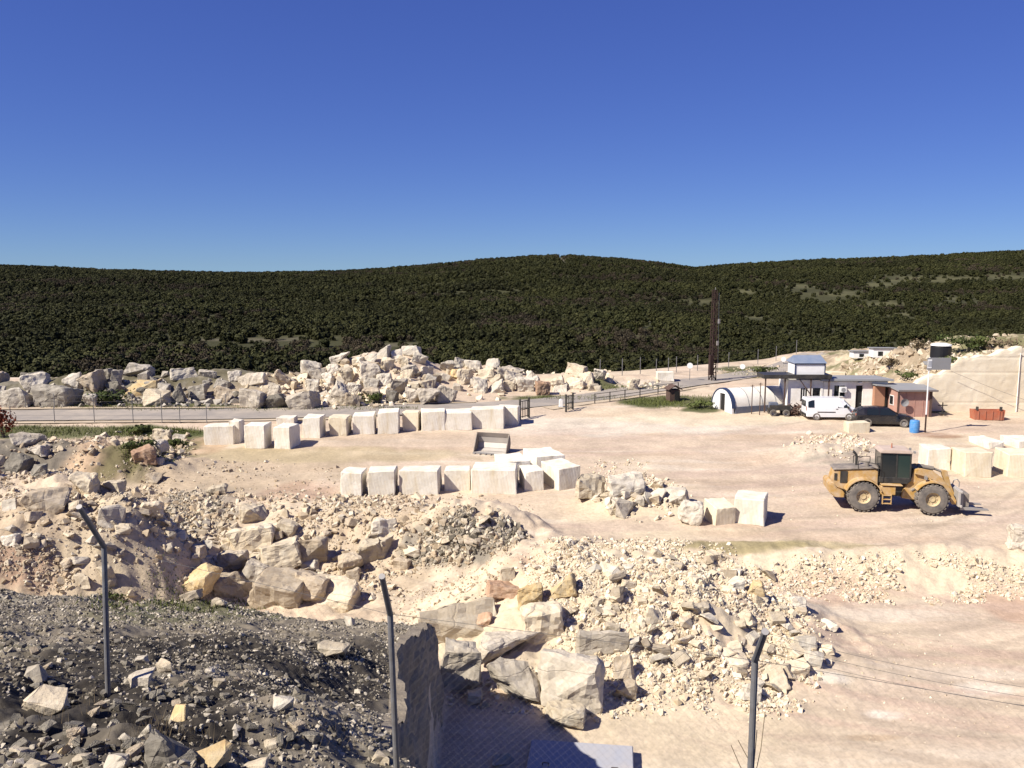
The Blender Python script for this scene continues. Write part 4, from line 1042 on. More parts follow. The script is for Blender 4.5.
# big boulders at the foot of the central spoil pile
gb = 'big boulders at the foot of the central spoil pile'
for (a, b, c, d, t, lb, dk) in [
 (439, 632, 481, 699, 'g', 'tall grey boulder with an ochre foot next to the bench face', .7), (479, 628, 546, 672, 'g', 'broad tilted grey slab left of the largest boulder', .9), (489, 652, 542, 705, 'g', 'triangular grey boulder below the tilted slab', .6),
 (536, 646, 609, 714, 'g', 'largest pale boulder at the foot of the central pile', .6), (543, 700, 588, 731, 'c', 'low cream boulder at the foot of the largest boulder', .7), (521, 600, 564, 645, 'c', 'squared cream boulder with a brown underside above the slab', .8),
 (571, 616, 629, 653, 'g', 'grey slab boulder right above the largest boulder', .8), (517, 579, 548, 612, 'o', 'ochre wedge shaped boulder high on the central pile', .7), (545, 569, 577, 598, 'o', 'bright yellow boulder right of the ochre wedge', .7),
 (486, 580, 519, 600, 'r', 'flat reddish slab boulder left of the ochre wedge', .8), (613, 650, 634, 682, 't', 'tan boulder right of the largest boulder', .8), (613, 676, 637, 702, 't', 'lower tan boulder right of the largest boulder', .8),
 (500, 564, 518, 582, 'c', 'cream boulder above the flat reddish slab', .8), (466, 688, 484, 706, 'c', 'small cream boulder at the foot of the tall grey one', .8), (546, 600, 562, 616, 'w', 'whitish boulder between the yellow and squared boulders', .8),
 (476, 612, 492, 628, 'r', 'small reddish boulder above the tall grey one', .8), (410, 596, 500, 640, 'c', 'wide pale ledge of rock left of the ochre wedge', .5)]:
    boulder(a, b, c, d, t, lb, gb, 0.14, power=0.34, lean=10, dk=dk, n=14 if c - a < 100 else 22)
gp = 'rocks scattered on the central spoil pile'
for (a, b, c, d, t, lb) in [
 (640, 603, 664, 626, 'c', 'longish cream rock in the middle of the spoil pile'), (762, 661, 791, 692, 'c', 'biggest rock on the right flank of the spoil pile'), (741, 679, 763, 702, 'w', 'white rock beside the right fence post'),
 (796, 634, 818, 650, 'w', 'white rock near the right tip of the spoil pile'), (806, 647, 825, 668, 'w', 'brightest white rock at the right end of the spoil pile'), (823, 617, 839, 631, 'w', 'rightmost rock lying off the spoil pile'),
 (789, 593, 807, 610, 'w', 'white and grey rock on the upper right edge of the pile'), (722, 650, 751, 669, 'c', 'cream rock left of the right post'), (745, 579, 766, 598, 'o', 'ochre cream rock near the top right of the pile'),
 (730, 575, 748, 590, 'w', 'pale rock beside the ochre cream rock'), (675, 630, 700, 652, 'c', 'broad cream rock in the lower middle of the spoil pile'), (690, 598, 712, 616, 'c', 'cream rock high in the middle of the spoil pile'), (653, 640, 672, 660, 't', 'tan rock right of the upper slab'),
 (600, 560, 620, 575, 'c', 'cream rock near the crest of the spoil pile'), (820, 642, 836, 656, 'c', 'cream rock at the pile tip below the rightmost rock')]:
    boulder(a, b, c, d, t, lb, gp, 0.2, power=0.4, lean=20)
gy = 'rocks by the yard rubble'
for (a, b, c, d, t, lb) in [(576, 472, 606, 501, 'c', 'cream squared rock right of the big turned block'), (609, 472, 646, 499, 'w', 'white tilted rock with a grey shaded front on the yard rubble'), (679, 500, 704, 527, 'w', 'white rock left of the tan block at the yard edge'),
 (615, 500, 634, 519, 'g', 'grey squared rock below the yard rubble'), (660, 487, 690, 505, 'w', 'whitish flat rock on the yard rubble'), (650, 478, 664, 490, 'c', 'small cream rock right of the white tilted rock'), (1012, 522, 1036, 553, 'g', 'pale grey rock cut by the right edge of the picture')]:
    boulder(a, b, c, d, t, lb, gy, 0.1, power=0.32, lean=10)
# stones that stand out on the gravel bench
gg = 'stones that stand out on the gravel bench'
for (a, b, c, d, t, lb) in [(21, 660, 44, 682, 'g', 'grey stone at the left end of the bench above the cream cluster'), (22, 684, 62, 714, 'c', 'largest cream stone on the left of the gravel bench'), (126, 668, 154, 687, 'g', 'flat grey slab stone right of the left post'),
 (155, 654, 173, 674, 'c', 'slim cream stone upright right of the flat slab'), (135, 652, 148, 664, 'w', 'whitish stone above the flat grey slab'), (165, 701, 186, 724, 'o', 'ochre stone above the dark boulder'), (48, 735, 67, 759, 'o', 'upright ochre stone near the bottom left corner'),
 (100, 750, 126, 772, 'w', 'white stone on the bottom edge left of the dark boulder'), (22, 754, 49, 774, 'c', 'cream stone at the bottom left edge'), (70, 750, 90, 767, 'c', 'squarish cream stone between the ochre and white stones'), (187, 738, 229, 772, 'o', 'orange stained stone at the bottom edge right of the dark boulder'),
 (136, 716, 151, 748, 'w', 'tall thin white stone beside the dark boulder'), (140, 722, 190, 768, 'd', 'big dark boulder near the bottom edge'), (314, 639, 348, 659, 'c', 'long pinkish white stone on the middle of the bench'), (268, 692, 292, 712, 'w', 'white stone right of centre on the bench'),
 (343, 613, 354, 627, 'w', 'small white stone at the far edge of the bench'), (239, 754, 267, 775, 'c', 'cream stone on the bottom edge right of the orange stone'), (262, 733, 279, 750, 'c', 'cream stone above the bottom edge, middle of the bench'), (204, 664, 214, 676, 'w', 'small leaning white stone in the middle of the bench'),
 (8, 744, 24, 758, 'c', 'little cream stone in the bottom left corner'), (370, 748, 392, 766, 'c', 'cream stone left of the middle post'), (212, 676, 226, 690, 'c', 'pale stone below the leaning white stone'), (492, 752, 514, 770, 'g', 'whitish grey stone on the lip left of the slab')]:
    boulder(a, b, c, d, t, lb, gg, 0.25, power=0.42, lean=18, sub=1)
def small_rocks(pts, size, tones, label, group, name='rock', cat='rock', seed=1):
    """many alike rocks: copies of a few shapes, each one a thing of its own"""
    r = random.Random(seed); base = {}
    for t in set(tones):
        base[t] = [boulder_mesh(name, 1.0, .85, .66, 7000 + seed * 20 + k, 1, 12, 0.4) for k in range(4)]
        for me in base[t]: me.materials.append(M[t])
    for (x, y) in pts:
        o = bpy.data.objects.new(name, base[r.choice(tones)][r.randrange(4)]); col.objects.link(o)
        s = r.uniform(*size) * r.choice((1, 1, 1.3)); o.scale = (s * r.uniform(.8, 1.3), s, s * r.uniform(.8, 1.2))
        o.rotation_euler = (r.uniform(-.4, .4), r.uniform(-.4, .4), r.uniform(0, 6.28))
        o.location = (x, y, float(gh(x, y)) + 0.16 * s)
        tag(o, label, cat, group)
def ring(ells, seed):
    r = random.Random(seed); out = []
    for (px, py, w, h, n) in ells:
        for k in range(n):
            a = r.uniform(0, 6.28); q = math.sqrt(r.random())
            p = G(px + w / 2 * q * math.cos(a), py + h / 2 * q * math.sin(a)); out.append((p.x, p.y))
    return out
small_rocks(ring([(690, 615, 240, 130, 60), (760, 650, 120, 80, 20), (640, 565, 150, 30, 8)], 1), (0.40, 0.62), 'wcccct', 'loose cream rock lying among the rubble of the central spoil pile', 'loose rocks on the central spoil pile', seed=1)
small_rocks(ring([(640, 500, 90, 34, 26)], 2), (0.45, 0.75), 'wccw', 'loose whitish rock in the low rubble beside the white yard rocks', 'loose rocks in the yard rubble', seed=2)
small_rocks(ring([(300, 545, 230, 80, 34), (100, 530, 180, 80, 30), (470, 530, 110, 40, 16)], 3), (0.40, 0.62), 'cttcg', 'loose tan rock on the bank and mound behind the gravel bench', 'loose rocks on the bank and mound', seed=3)
small_rocks(ring([(110, 690, 230, 120, 60), (290, 690, 180, 110, 50), (60, 630, 140, 50, 16), (120, 755, 230, 26, 26)], 4), (0.07, 0.12), 'dddddt', 'loose grey stone lying in the dark gravel of the near bench', 'loose stones on the gravel bench', name='stone', cat='stone', seed=4)
print('fallback', len(FALL), FALL[:40])

# ------------------------------------------------------------------ wheel loader
def wheel_loader(loc, rz):
    t = empty('wheel_loader', loc, rz, 'dusty yellow wheel loader with a stone fork, standing on the yard at right', 'wheel loader')
    WB, RW, HW = 1.93, 0.87, 0.98          # half wheelbase, wheel radius, half track
    for sx in (-1, 1):
        for sy in (-1, 1):
            prof = [(0.42, -0.30), (0.60, -0.31), (0.80, -0.29), (RW, -0.22), (RW, 0.22), (0.80, 0.29), (0.60, 0.31), (0.42, 0.30), (0.42, -0.30)]
            w = MB().lathe(prof, (sx * WB, sy * HW, RW), 'y', 32).build('wheel', M['tyre'], t, smooth_shade=False)
            lg = MB()
            for k in range(22):
                an = 2 * math.pi * k / 22
                for side in (-1, 1):
                    a2 = an + side * 0.07
                    c = (sx * WB + (RW + .012) * math.cos(a2), sy * HW + side * 0.15, RW + (RW + .012) * math.sin(a2))
                    lg.box(c, (0.06, 0.27, 0.13), ry=-a2, rz=0)
            lg.build('tyre_lugs', M['tyre'], w)
            rm = MB().lathe([(0.0, sy * 0.13), (0.17, sy * 0.16), (0.20, sy * 0.10), (0.34, sy * 0.12), (0.43, sy * 0.26), (0.44, sy * 0.20), (0.44, -sy * 0.2)], (sx * WB, sy * HW, RW), 'y', 24)
            for k in range(8): rm.cyl((sx * WB + .26 * math.cos(k * .785), sy * (HW + .08), RW + .26 * math.sin(k * .785)), (sx * WB + .26 * math.cos(k * .785), sy * (HW + .15), RW + .26 * math.sin(k * .785)), .03, n=6)
            rm.build('rim', M['rim'], w, smooth_shade=False)
    MB().prism([(-3.62, 1.28), (-3.66, 1.75), (-3.5, 2.32), (-1.15, 2.48), (-1.0, 2.3), (-1.0, 1.1), (-1.2, 1.0), (-2.75, 1.0), (-2.95, 1.1)], -0.62, 0.62).build('engine_body', M['yellow'], t, bevel=.05, segs=2)
    MB().prism([(-3.62, 2.33), (-3.45, 2.42), (-1.1, 2.58), (-1.0, 2.54), (-1.0, 2.47), (-1.15, 2.485), (-3.5, 2.325)], -0.70, 0.70).build('hood_top', M['hood'], t, bevel=.02)
    MB().prism([(-3.86, 1.0), (-3.9, 1.55), (-3.62, 1.62), (-3.4, 1.25), (-2.98, 1.05), (-2.98, 0.72), (-3.5, 0.72)], -1.1, 1.1).build('counterweight', M['yellow'], t, bevel=.05, segs=2)
    for sy in (-1, 1):
        MB().box((-2.98, sy * 0.63, 1.9), (0.42, 0.04, 0.72)).build('side_grille', M['black'], t)
        MB().box((-3.45, sy * 0.63, 1.9), (0.16, 0.04, 0.42)).build('rear_vent', M['black'], t)
        arc = [(-WB + 1.08 * math.cos(R(a)), RW + 1.08 * math.sin(R(a))) for a in range(20, 161, 14)]
        arc2 = [(-WB + 1.02 * math.cos(R(a)), RW + 1.02 * math.sin(R(a))) for a in range(160, 19, -14)]
        MB().prism(arc + arc2, sy * 0.62, sy * 1.3).build('rear_fender', M['yellow'], t)
        arc = [(WB + 1.06 * math.cos(R(a)), RW + 1.06 * math.sin(R(a))) for a in range(60, 151, 15)]
        arc2 = [(WB + 1.01 * math.cos(R(a)), RW + 1.01 * math.sin(R(a))) for a in range(150, 59, -15)]
        MB().prism(arc + arc2, sy * 0.62, sy * 1.28).build('front_fender', M['yellow'], t)
        MB().box((-0.55, sy * 0.95, 1.28), (0.85, 0.42, 0.50)).box((-0.35, sy * 1.0, 1.62), (1.2, 0.5, 0.06)).build('side_tank', M['yellow'], t, bevel=.03)
        st = MB()
        for k in range(3): st.box((-0.62, sy * 1.18, 0.52 + k * 0.25), (0.5, 0.22, 0.04))
        st.box((-0.86, sy * 1.2, 0.78), (0.04, 0.16, 0.62)).box((-0.38, sy * 1.2, 0.78), (0.04, 0.16, 0.62))
        st.build('ladder', M['yellow'], t)
        hr = MB().tube([(-1.15, sy * 1.1, 1.65), (-1.15, sy * 1.1, 2.85), (-2.2, sy * 0.72, 2.95), (-2.2, sy * 0.72, 2.5)], 0.022, 6)
        hr.build('handrail', M['black'], t)
    # cab
    cab = MB().prism([(-0.98, 1.65), (-0.98, 2.0), (0.72, 2.0), (0.86, 1.85), (0.60, 1.62)], -0.74, 0.74).build('cab', M['black'], t, bevel=.03)
    for x0, x1, h0 in ((-0.95, -0.88, 0), (-0.08, 0.0, 0), (0.70, 0.78, 0)):
        for sy in (-1, 1): MB().box(((x0 + x1) / 2, sy * 0.70, 2.72), (x1 - x0, 0.08, 1.5)).build('cab_pillar', M['black'], cab)
    for sy in (-1, 1):
        MB().box((-0.48, sy * 0.69, 2.72), (0.80, 0.03, 1.44)).build('side_window', M['glass'], cab)
        MB().box((0.35, sy * 0.69, 2.72), (0.70, 0.03, 1.44)).build('side_window', M['glassgreen'], cab)
    MB().box((0.75, 0, 2.72), (0.03, 1.34, 1.44)).build('windscreen', M['glassgreen'], cab)
    MB().box((-0.92, 0, 2.75), (0.03, 1.34, 1.36)).build('rear_window', M['glass'], cab)
    MB().prism([(-1.04, 3.46), (-1.0, 3.60), (-0.8, 3.66), (0.65, 3.66), (0.80, 3.58), (0.83, 3.46)], -0.82, 0.82).build('cab_roof', M['roofdust'], cab, bevel=.04, segs=2)
    for sy in (-.5, .5): MB().box((0.98, sy, 3.52), (0.1, 0.2, 0.12)).build('work_light', M['steel'], cab)
    MB().cyl((-0.2, 0, 3.66), (-0.2, 0, 3.95), .05, .03, 8).build('beacon', M['redmetal'], cab)
    MB().tube([(-2.15, 0.1, 2.5), (-2.15, 0.1, 3.05), (-2.22, 0.1, 3.22), (-2.36, 0.1, 3.34)], 0.075, 10).build('exhaust_pipe', M['black'], t)
    MB().cyl((-1.6, -.3, 2.5), (-1.6, -.3, 2.85), .11, .11, 10).build('air_filter', M['hood'], t)
    # articulation and front frame
    MB().box((0.1, 0, 1.05), (0.9, 0.7, 0.55)).box((-0.9, 0, 0.95), (1.6, .8, .5)).cyl((-WB, -.9, RW), (-WB, .9, RW), .22).cyl((WB, -.9, RW), (WB, .9, RW), .22).build('articulation_joint', M['black'], t)
    MB().prism([(0.35, 0.72), (0.45, 1.25), (0.88, 2.05), (1.0, 2.52), (1.35, 2.55), (1.75, 1.9), (2.35, 1.35), (2.35, 0.75), (1.2, 0.62)], -0.55, 0.55).build('front_frame', M['yellow'], t, bevel=.04)
    for sy in (-1, 1):
        MB().prism([(0.98, 2.26), (1.05, 2.54), (1.35, 2.60), (2.0, 2.46), (2.5, 2.1), (3.05, 1.35), (3.38, 0.72), (3.34, 0.50), (3.12, 0.50), (2.95, 0.95), (2.45, 1.55), (1.95, 1.98), (1.4, 2.16)], sy * 0.60, sy * 0.74).build('lift_arm', M['yellow'], t, bevel=.02)
        MB().cyl((0.9, sy * 0.5, 1.2), (1.7, sy * 0.5, 1.75), .10).cyl((1.7, sy * 0.5, 1.75), (2.35, sy * 0.5, 1.98), .055).build('lift_cylinder', M['hood'], t)
        MB().box((1.55, sy * 0.95, 2.1), (0.12, 0.26, 0.2)).build('headlight', M['steel'], t)
    MB().cyl((1.3, 0, 2.62), (2.2, 0, 2.48), .13).cyl((2.2, 0, 2.48), (2.75, 0, 2.28), .07).build('tilt_cylinder', M['hood'], t)
    MB().prism([(2.62, 2.42), (2.95, 2.38), (3.2, 1.55), (3.45, 0.95), (3.3, 0.9), (2.95, 1.5), (2.7, 2.1)], -.14, .14).build('tilt_lever', M['yellow'], t, bevel=.02)
    MB().cyl((2.2, -.62, 1.72), (2.2, .62, 1.72), .14).cyl((3.25, -.75, .6), (3.25, .75, .6), .09).build('cross_tube', M['yellow'], t)
    fk = MB().box((3.48, 0, 0.88), (0.14, 1.9, 0.95)).box((3.56, 0, 1.32), (0.12, 2.1, 0.14)).box((3.56, 0, 0.46), (0.12, 2.1, 0.14)).build('fork_carriage', M['bucket'], t, bevel=.02)
    MB().box((3.85, 0, 0.75), (0.5, 1.2, 0.75)).build('stone_guard', M['hood'], fk)
    for sy in (-.62, .62): MB().prism([(3.6, 0.18), (3.6, 1.2), (3.74, 1.2), (3.76, 0.36), (5.15, 0.27), (5.2, 0.2)], sy - .12, sy + .12).build('fork_tine', M['steel'], fk)
    MB().tube([(3.42, .35, 1.4), (3.5, .35, 1.72), (3.68, .35, 1.80), (3.82, .35, 1.6), (3.8, .35, 1.3)], .028, 6).build('hydraulic_hose', M['steel'], t)
    return t
pr = G(860, 509.5); pf = G(930.5, 516.5)
mid = (pr + pf) / 2 + Vector((0.25, 0.95, 0)); dv = Vector((4.0, -0.75, 0))
mid.z = float(gh(mid.x, mid.y)) + 0.03
ld = wheel_loader(mid, math.atan2(dv.y, dv.x))
dz_ = float(gh(mid.x + 1.9, mid.y - .4)) - float(gh(mid.x - 1.9, mid.y + .4))
ld.rotation_euler = (0, -math.atan2(dz_, 3.86), math.atan2(dv.y, dv.x))

# ------------------------------------------------------------------ cars
def loft(secs, cap=True):
    """body from cross sections; each a list of (y, z) on one side, mirrored"""
    mb = MB(); V = []; n = None
    for x, half in secs:
        ringp = half + [(-y, z) for y, z in reversed(half)]
        n = len(ringp); V += [(x, y, z) for y, z in ringp]
    F_ = [(i * n + k, i * n + (k + 1) % n, (i + 1) * n + (k + 1) % n, (i + 1) * n + k) for i in range(len(secs) - 1) for k in range(n)]
    F_ += [tuple(range(n - 1, -1, -1)), tuple(range((len(secs) - 1) * n, len(secs) * n))]
    return mb.add(V, F_)
def road_wheel(t, x, y, r, w=.2):
    s = 1 if y > 0 else -1
    wl = MB().lathe([(r * .62, -w / 2), (r * .95, -w / 2), (r, -w / 3), (r, w / 3), (r * .95, w / 2), (r * .62, w / 2), (r * .62, -w / 2)], (x, y, r), 'y', 24).build('wheel', M['tyre'], t)
    MB().lathe([(0.0, s * .07), (r * .25, s * .08), (r * .55, s * .05), (r * .63, s * .1), (r * .63, -s * .1)], (x, y, r), 'y', 20).build('rim', M['steel'], wl)
def van(loc, rz):
    t = empty('van', loc, rz, 'white panel van parked before the whitewashed hut', 'van')
    def sec(x, zb, zbelt, zr, wb, wr): return (x, [(wb * .97, zb), (wb, zb + .25), (wb, zbelt), (wr + .04, zr - .12), (wr - .1, zr), (0, zr + .02)])
    S = [sec(-2.28, .38, 1.0, 1.80, .80, .72), sec(-2.2, .32, 1.05, 1.92, .88, .78), (sec(-1.0, .30, 1.1, 1.96, .90, .80)), sec(0.55, .30, 1.1, 1.95, .90, .80), sec(0.95, .30, 1.1, 1.86, .90, .76),
         sec(1.62, .30, 1.08, 1.22, .89, .72), sec(2.15, .32, .92, 1.02, .84, .68), sec(2.34, .40, .75, .82, .72, .58)]
    loft(S).build('body', M['vanwhite'], t, bevel=.02)
    for y in (-1, 1):
        MB().add([(0.42, y * .905, 1.12), (1.38, y * .895, 1.12), (1.05, y * .80, 1.70), (0.45, y * .82, 1.80)], [(0, 1, 2, 3)]).build('door_window', M['glass'], t)
        MB().add([(-2.16, y * .905, 1.15), (-1.62, y * .915, 1.15), (-1.62, y * .835, 1.80), (-2.16, y * .815, 1.78)], [(0, 1, 2, 3)]).build('rear_side_window', M['glass'], t)
        MB().box((-0.55, y * .905, .74), (1.55, .03, .08)).build('side_moulding', M['black'], t)
        MB().box((.35, y * .91, 1.02), (.18, .03, .05)).build('door_handle', M['black'], t)
        MB().box((1.30, y * 1.0, 1.18), (.12, .2, .2)).build('wing_mirror', M['black'], t)
        MB().box((-2.24, y * .78, 1.05), (.08, .12, .42)).build('tail_light', M['redmetal'], t)
        MB().box((2.24, y * .66, .80), (.14, .22, .18)).build('headlight', M['glass'], t)
        for x in (-1.38, 1.42): road_wheel(t, x, y * .80, .33)
    MB().add([(1.66, -.66, 1.24), (1.66, .66, 1.24), (1.0, .66, 1.84), (1.0, -.66, 1.84)], [(0, 1, 2, 3)]).build('windscreen', M['glass'], t)
    MB().box((-2.31, 0, 1.45), (.03, 1.2, .5)).build('rear_window', M['glass'], t)
    MB().box((2.3, 0, .48), (.14, 1.5, .2)).build('front_bumper', M['black'], t)
    MB().box((-2.3, 0, .48), (.12, 1.6, .2)).build('rear_bumper', M['black'], t)
    return t
def dark_car(loc, rz):
    t = empty('car', loc, rz, 'black estate car parked in front of the pink brown annex', 'car')
    def sec(x, zb, zbelt, zr, wb, wr): return (x, [(wb * .96, zb), (wb, zb + .22), (wb * .99, zbelt), (wr + .05, zr - .08), (wr - .1, zr), (0, zr + .02)])
    S = [sec(-2.42, .38, .85, 1.0, .72, .6), sec(-2.3, .28, .95, 1.30, .86, .62), sec(-1.75, .26, 1.0, 1.56, .92, .66), sec(-.6, .25, 1.0, 1.64, .93, .68), (sec(.3, .25, 1.0, 1.58, .93, .66)),
         sec(1.12, .25, 1.0, 1.08, .92, .70), sec(2.0, .26, .88, .96, .88, .7), sec(2.42, .34, .68, .76, .74, .58)]
    loft(S).build('body', M['carblack'], t, bevel=.02)
    for y in (-1, 1):
        for x0, x1, xa, xb in ((-.5, .85, -.42, .32), (-1.55, -.6, -1.5, -.52)):
            MB().add([(x0, y * .935, 1.03), (x1, y * .93, 1.03), (xb, y * .745, 1.50), (xa, y * .755, 1.54)], [(0, 1, 2, 3)]).build('side_window', M['glass'], t)
        MB().box((.85, y * 1.02, 1.08), (.14, .18, .14)).build('wing_mirror', M['carblack'], t)
        MB().box((2.32, y * .62, .72), (.16, .3, .13)).build('headlight', M['steel'], t)
        MB().box((-2.36, y * .62, .92), (.1, .2, .3)).build('tail_light', M['redmetal'], t)
        for x in (-1.45, 1.5): road_wheel(t, x, y * .83, .35, .22)
    MB().add([(1.1, -.68, 1.10), (1.1, .68, 1.10), (.34, .62, 1.58), (.34, -.62, 1.58)], [(0, 1, 2, 3)]).build('windscreen', M['glass'], t)
    MB().add([(-2.34, -.6, 1.02), (-2.34, .6, 1.02), (-1.85, .6, 1.54), (-1.85, -.6, 1.54)], [(0, 3, 2, 1)]).build('rear_window', M['glass'], t)
    return t
p = G(833, 420.5); van(Vector((p.x, p.y + .9, p.z)), R(-3))
p = G(887, 427.0); dark_car(Vector((p.x, p.y + .9, p.z)), R(-9))

# ------------------------------------------------------------------ huts
def PX(px, Y): return float(ray(px, 384)[0] * Y)
def PZ(py, Y, px=512): return float(ZC + ray(px, py)[1] * Y)
# whitewashed hut
YH = 78.0
x0, x1 = PX(823.5, YH), PX(888, YH); zb = float(gh((x0 + x1) / 2, YH)) - .3; zt = PZ(381.5, YH)
t = empty('hut', ((x0 + x1) / 2, YH, zb), 0, 'long whitewashed hut with a flat grey roof behind the white van', 'hut')
w = x1 - x0; h = zt - zb
wall = MB()
dx0, dx1 = PX(856.3, YH) - (x0 + x1) / 2, PX(863.2, YH) - (x0 + x1) / 2; dz1 = PZ(385.5, YH) - zb
wx0, wx1 = PX(834.5, YH) - (x0 + x1) / 2, PX(845.5, YH) - (x0 + x1) / 2; wz0, wz1 = PZ(397, YH) - zb, PZ(385.5, YH) - zb
for a, b, c, d in ((-w / 2, wx0, 0, h), (wx0, wx1, 0, wz0), (wx0, wx1, wz1, h), (wx1, dx0, 0, h), (dx0, dx1, dz1, h), (dx1, w / 2, 0, h)):
    wall.box(((a + b) / 2, 0.1, (c + d) / 2), (b - a, .2, d - c))
wall.box((-w / 2 + .1, 1.7, h / 2), (.2, 2.99, h)).box((w / 2 - .1, 1.7, h / 2), (.2, 2.99, h)).box((0, 3.3, h / 2), (w, .2, h))
wall.build('wall', M['render'], t)
MB().box((0, 1.6, h + .12), (w + .7, 4.0, .16), rx=R(-1.5)).build('roof', M['roofgrey'], t)
wf = MB().box(((wx0 + wx1) / 2, .02, wz0 + .03), (wx1 - wx0 + .1, .12, .07)).box(((wx0 + wx1) / 2, .06, (wz0 + wz1) / 2), (.06, .06, wz1 - wz0)).build('window', M['white'], t)
MB().box(((wx0 + wx1) / 2, .16, (wz0 + wz1) / 2), (wx1 - wx0, .02, wz1 - wz0)).build('pane', M['glass'], wf)
dr = MB().box(((dx0 + dx1) / 2, .17, dz1 / 2), (dx1 - dx0, .04, dz1)).build('door', M['darkgap'], t)
MB().box((dx1 - .12, .13, 1.0), (.05, .05, .14)).build('handle', M['steel'], dr)
ac = MB().box((wx1 - .28, -.17, (wz0 + wz1) / 2 + .18), (.62, .32, .5)).build('air_conditioner', M['white'], t, bevel=.02)
MB().lathe([(0.0, -.345), (.19, -.345), (.2, -.33)], (wx1 - .28, 0, (wz0 + wz1) / 2 + .18), 'y', 16).build('fan_grille', M['roofgrey'], ac)
MB().box(((dx0 + dx1) / 2, -.12, dz1 + .28), (.34, .22, .16)).build('wall_lamp', M['white'], t, bevel=.02)
# recessed left wing under the deck
YL = 77.95
xa, xb = PX(788, YL), x0 - .05; zb2 = float(gh((xa + xb) / 2, YL)) - .3; zt2 = PZ(380, YL); w2 = xb - xa; h2 = zt2 - zb2
t = empty('hut', ((xa + xb) / 2, YL, zb2), 0, 'low whitewashed wing with two dark windows under the dark deck', 'hut')
cxm = (xa + xb) / 2
wl = MB(); xs = [-w2 / 2, PX(801, YL) - cxm, PX(808, YL) - cxm, PX(813, YL) - cxm, PX(821, YL) - cxm, w2 / 2]; za, zc2 = PZ(401, YL) - zb2, PZ(388, YL) - zb2
for k in range(5):
    a, b = xs[k], xs[k + 1]
    if k in (1, 3): wl.box(((a + b) / 2, .1, za / 2), (b - a, .2, za)).box(((a + b) / 2, .1, (zc2 + h2) / 2), (b - a, .2, h2 - zc2))
    else: wl.box(((a + b) / 2, .1, h2 / 2), (b - a, .2, h2))
wl.box((0, 2.6, h2 / 2), (w2, .2, h2)).box((-w2 / 2 + .1, 1.35, h2 / 2), (.2, 2.28, h2)).build('wall', M['render'], t)
for k in (1, 3):
    a, b = xs[k], xs[k + 1]
    fr = MB().box(((a + b) / 2, .04, za + .03), (b - a + .08, .1, .07)).build('window', M['darkbrown'], t)
    MB().box(((a + b) / 2, .15, (za + zc2) / 2), (b - a, .02, zc2 - za)).build('pane', M['glass'], fr)
    if k == 1:
        for q in range(1, 3): MB().box((a + (b - a) * q / 3, .08, (za + zc2) / 2), (.05, .05, zc2 - za)).build('bar', M['white'], fr)
# dark deck on posts with a small cabin on it
YD = 77.65
xa, xb = PX(763, YD), PX(831, YD); z0, z1 = PZ(378.5, YD), PZ(374.6, YD); gzd = float(gh((xa + xb) / 2, YD))
t = empty('deck', ((xa + xb) / 2, YD, gzd), 0, 'dark flat deck on thin posts carrying the small blue and white cabin', 'deck')
w = xb - xa
MB().box((0, 0.95, (z0 + z1) / 2 - gzd), (w, 2.3, z1 - z0)).build('platform', M['black'], t)
for px in (765.5, 785, 811, 829): 
    for yy in (0.0,):
        x_ = PX(px, YD) - (xa + xb) / 2
        MB().box((x_, yy, (z0 - gzd) / 2 - .1), (.11, .11, z0 - gzd + .2)).build('post', M['darkbrown'], t)
bx = PX(811, YD) - (xa + xb) / 2
MB().cyl((bx, .0, z0 - gzd - 1.5), (bx - 1.1, .0, z0 - gzd - .02), .045, n=6).build('brace', M['darkbrown'], t)
xa2, xb2 = PX(795, YD), PX(824.5, YD); zc_ = PZ(374.6, YD); zt_ = PZ(363.5, YD); zr_ = PZ(357.5, YD)
t = empty('cabin', ((xa2 + xb2) / 2, YD + .1, zc_), 0, 'small white cabin with a blue grey roof standing on the dark deck', 'cabin')
w = xb2 - xa2; h = zt_ - zc_
MB().box((0, 1.05, h / 2), (w, 2.1, h)).build('wall', M['white'], t)
for sx in (-1, 1): MB().box((sx * (w / 2 + .01), -.02, h / 2), (.09, .09, h)).build('corner_post', M['navy'], t)
MB().box((0, -.05, h - .04), (w + .12, .06, .12)).build('fascia', M['navy'], t)
rh = zr_ - zt_ + .12
MB().add([(-w / 2 - .15, -.15, h + .02), (w / 2 + .15, -.15, h + .02), (w / 2 + .15, 2.3, h + .02), (-w / 2 - .15, 2.3, h + .02), (-w / 2 + .08, 1.0, h + rh), (w / 2 - .08, 1.0, h + rh)],
         [(0, 1, 5, 4), (1, 2, 5), (2, 3, 4, 5), (3, 0, 4), (3, 2, 1, 0)]).build('roof', M['bluegrey'], t)
# quonset hut
bl = G(722, 412.2); Rq = 1.62; Lq = 6.0
ang = R(20)
t = empty('barrel_hut', (bl.x + .3, bl.y + .9, bl.z - .1), ang, 'white barrel roofed hut with an arched end wall and dark door opening', 'hut')
Hs = .55
def arch(r, n=16): return [(r * math.cos(math.pi * k / n), Hs + r * math.sin(math.pi * k / n)) for k in range(n + 1)]
a1 = arch(Rq); 
ax_ = [(y, z) for y, z in a1]
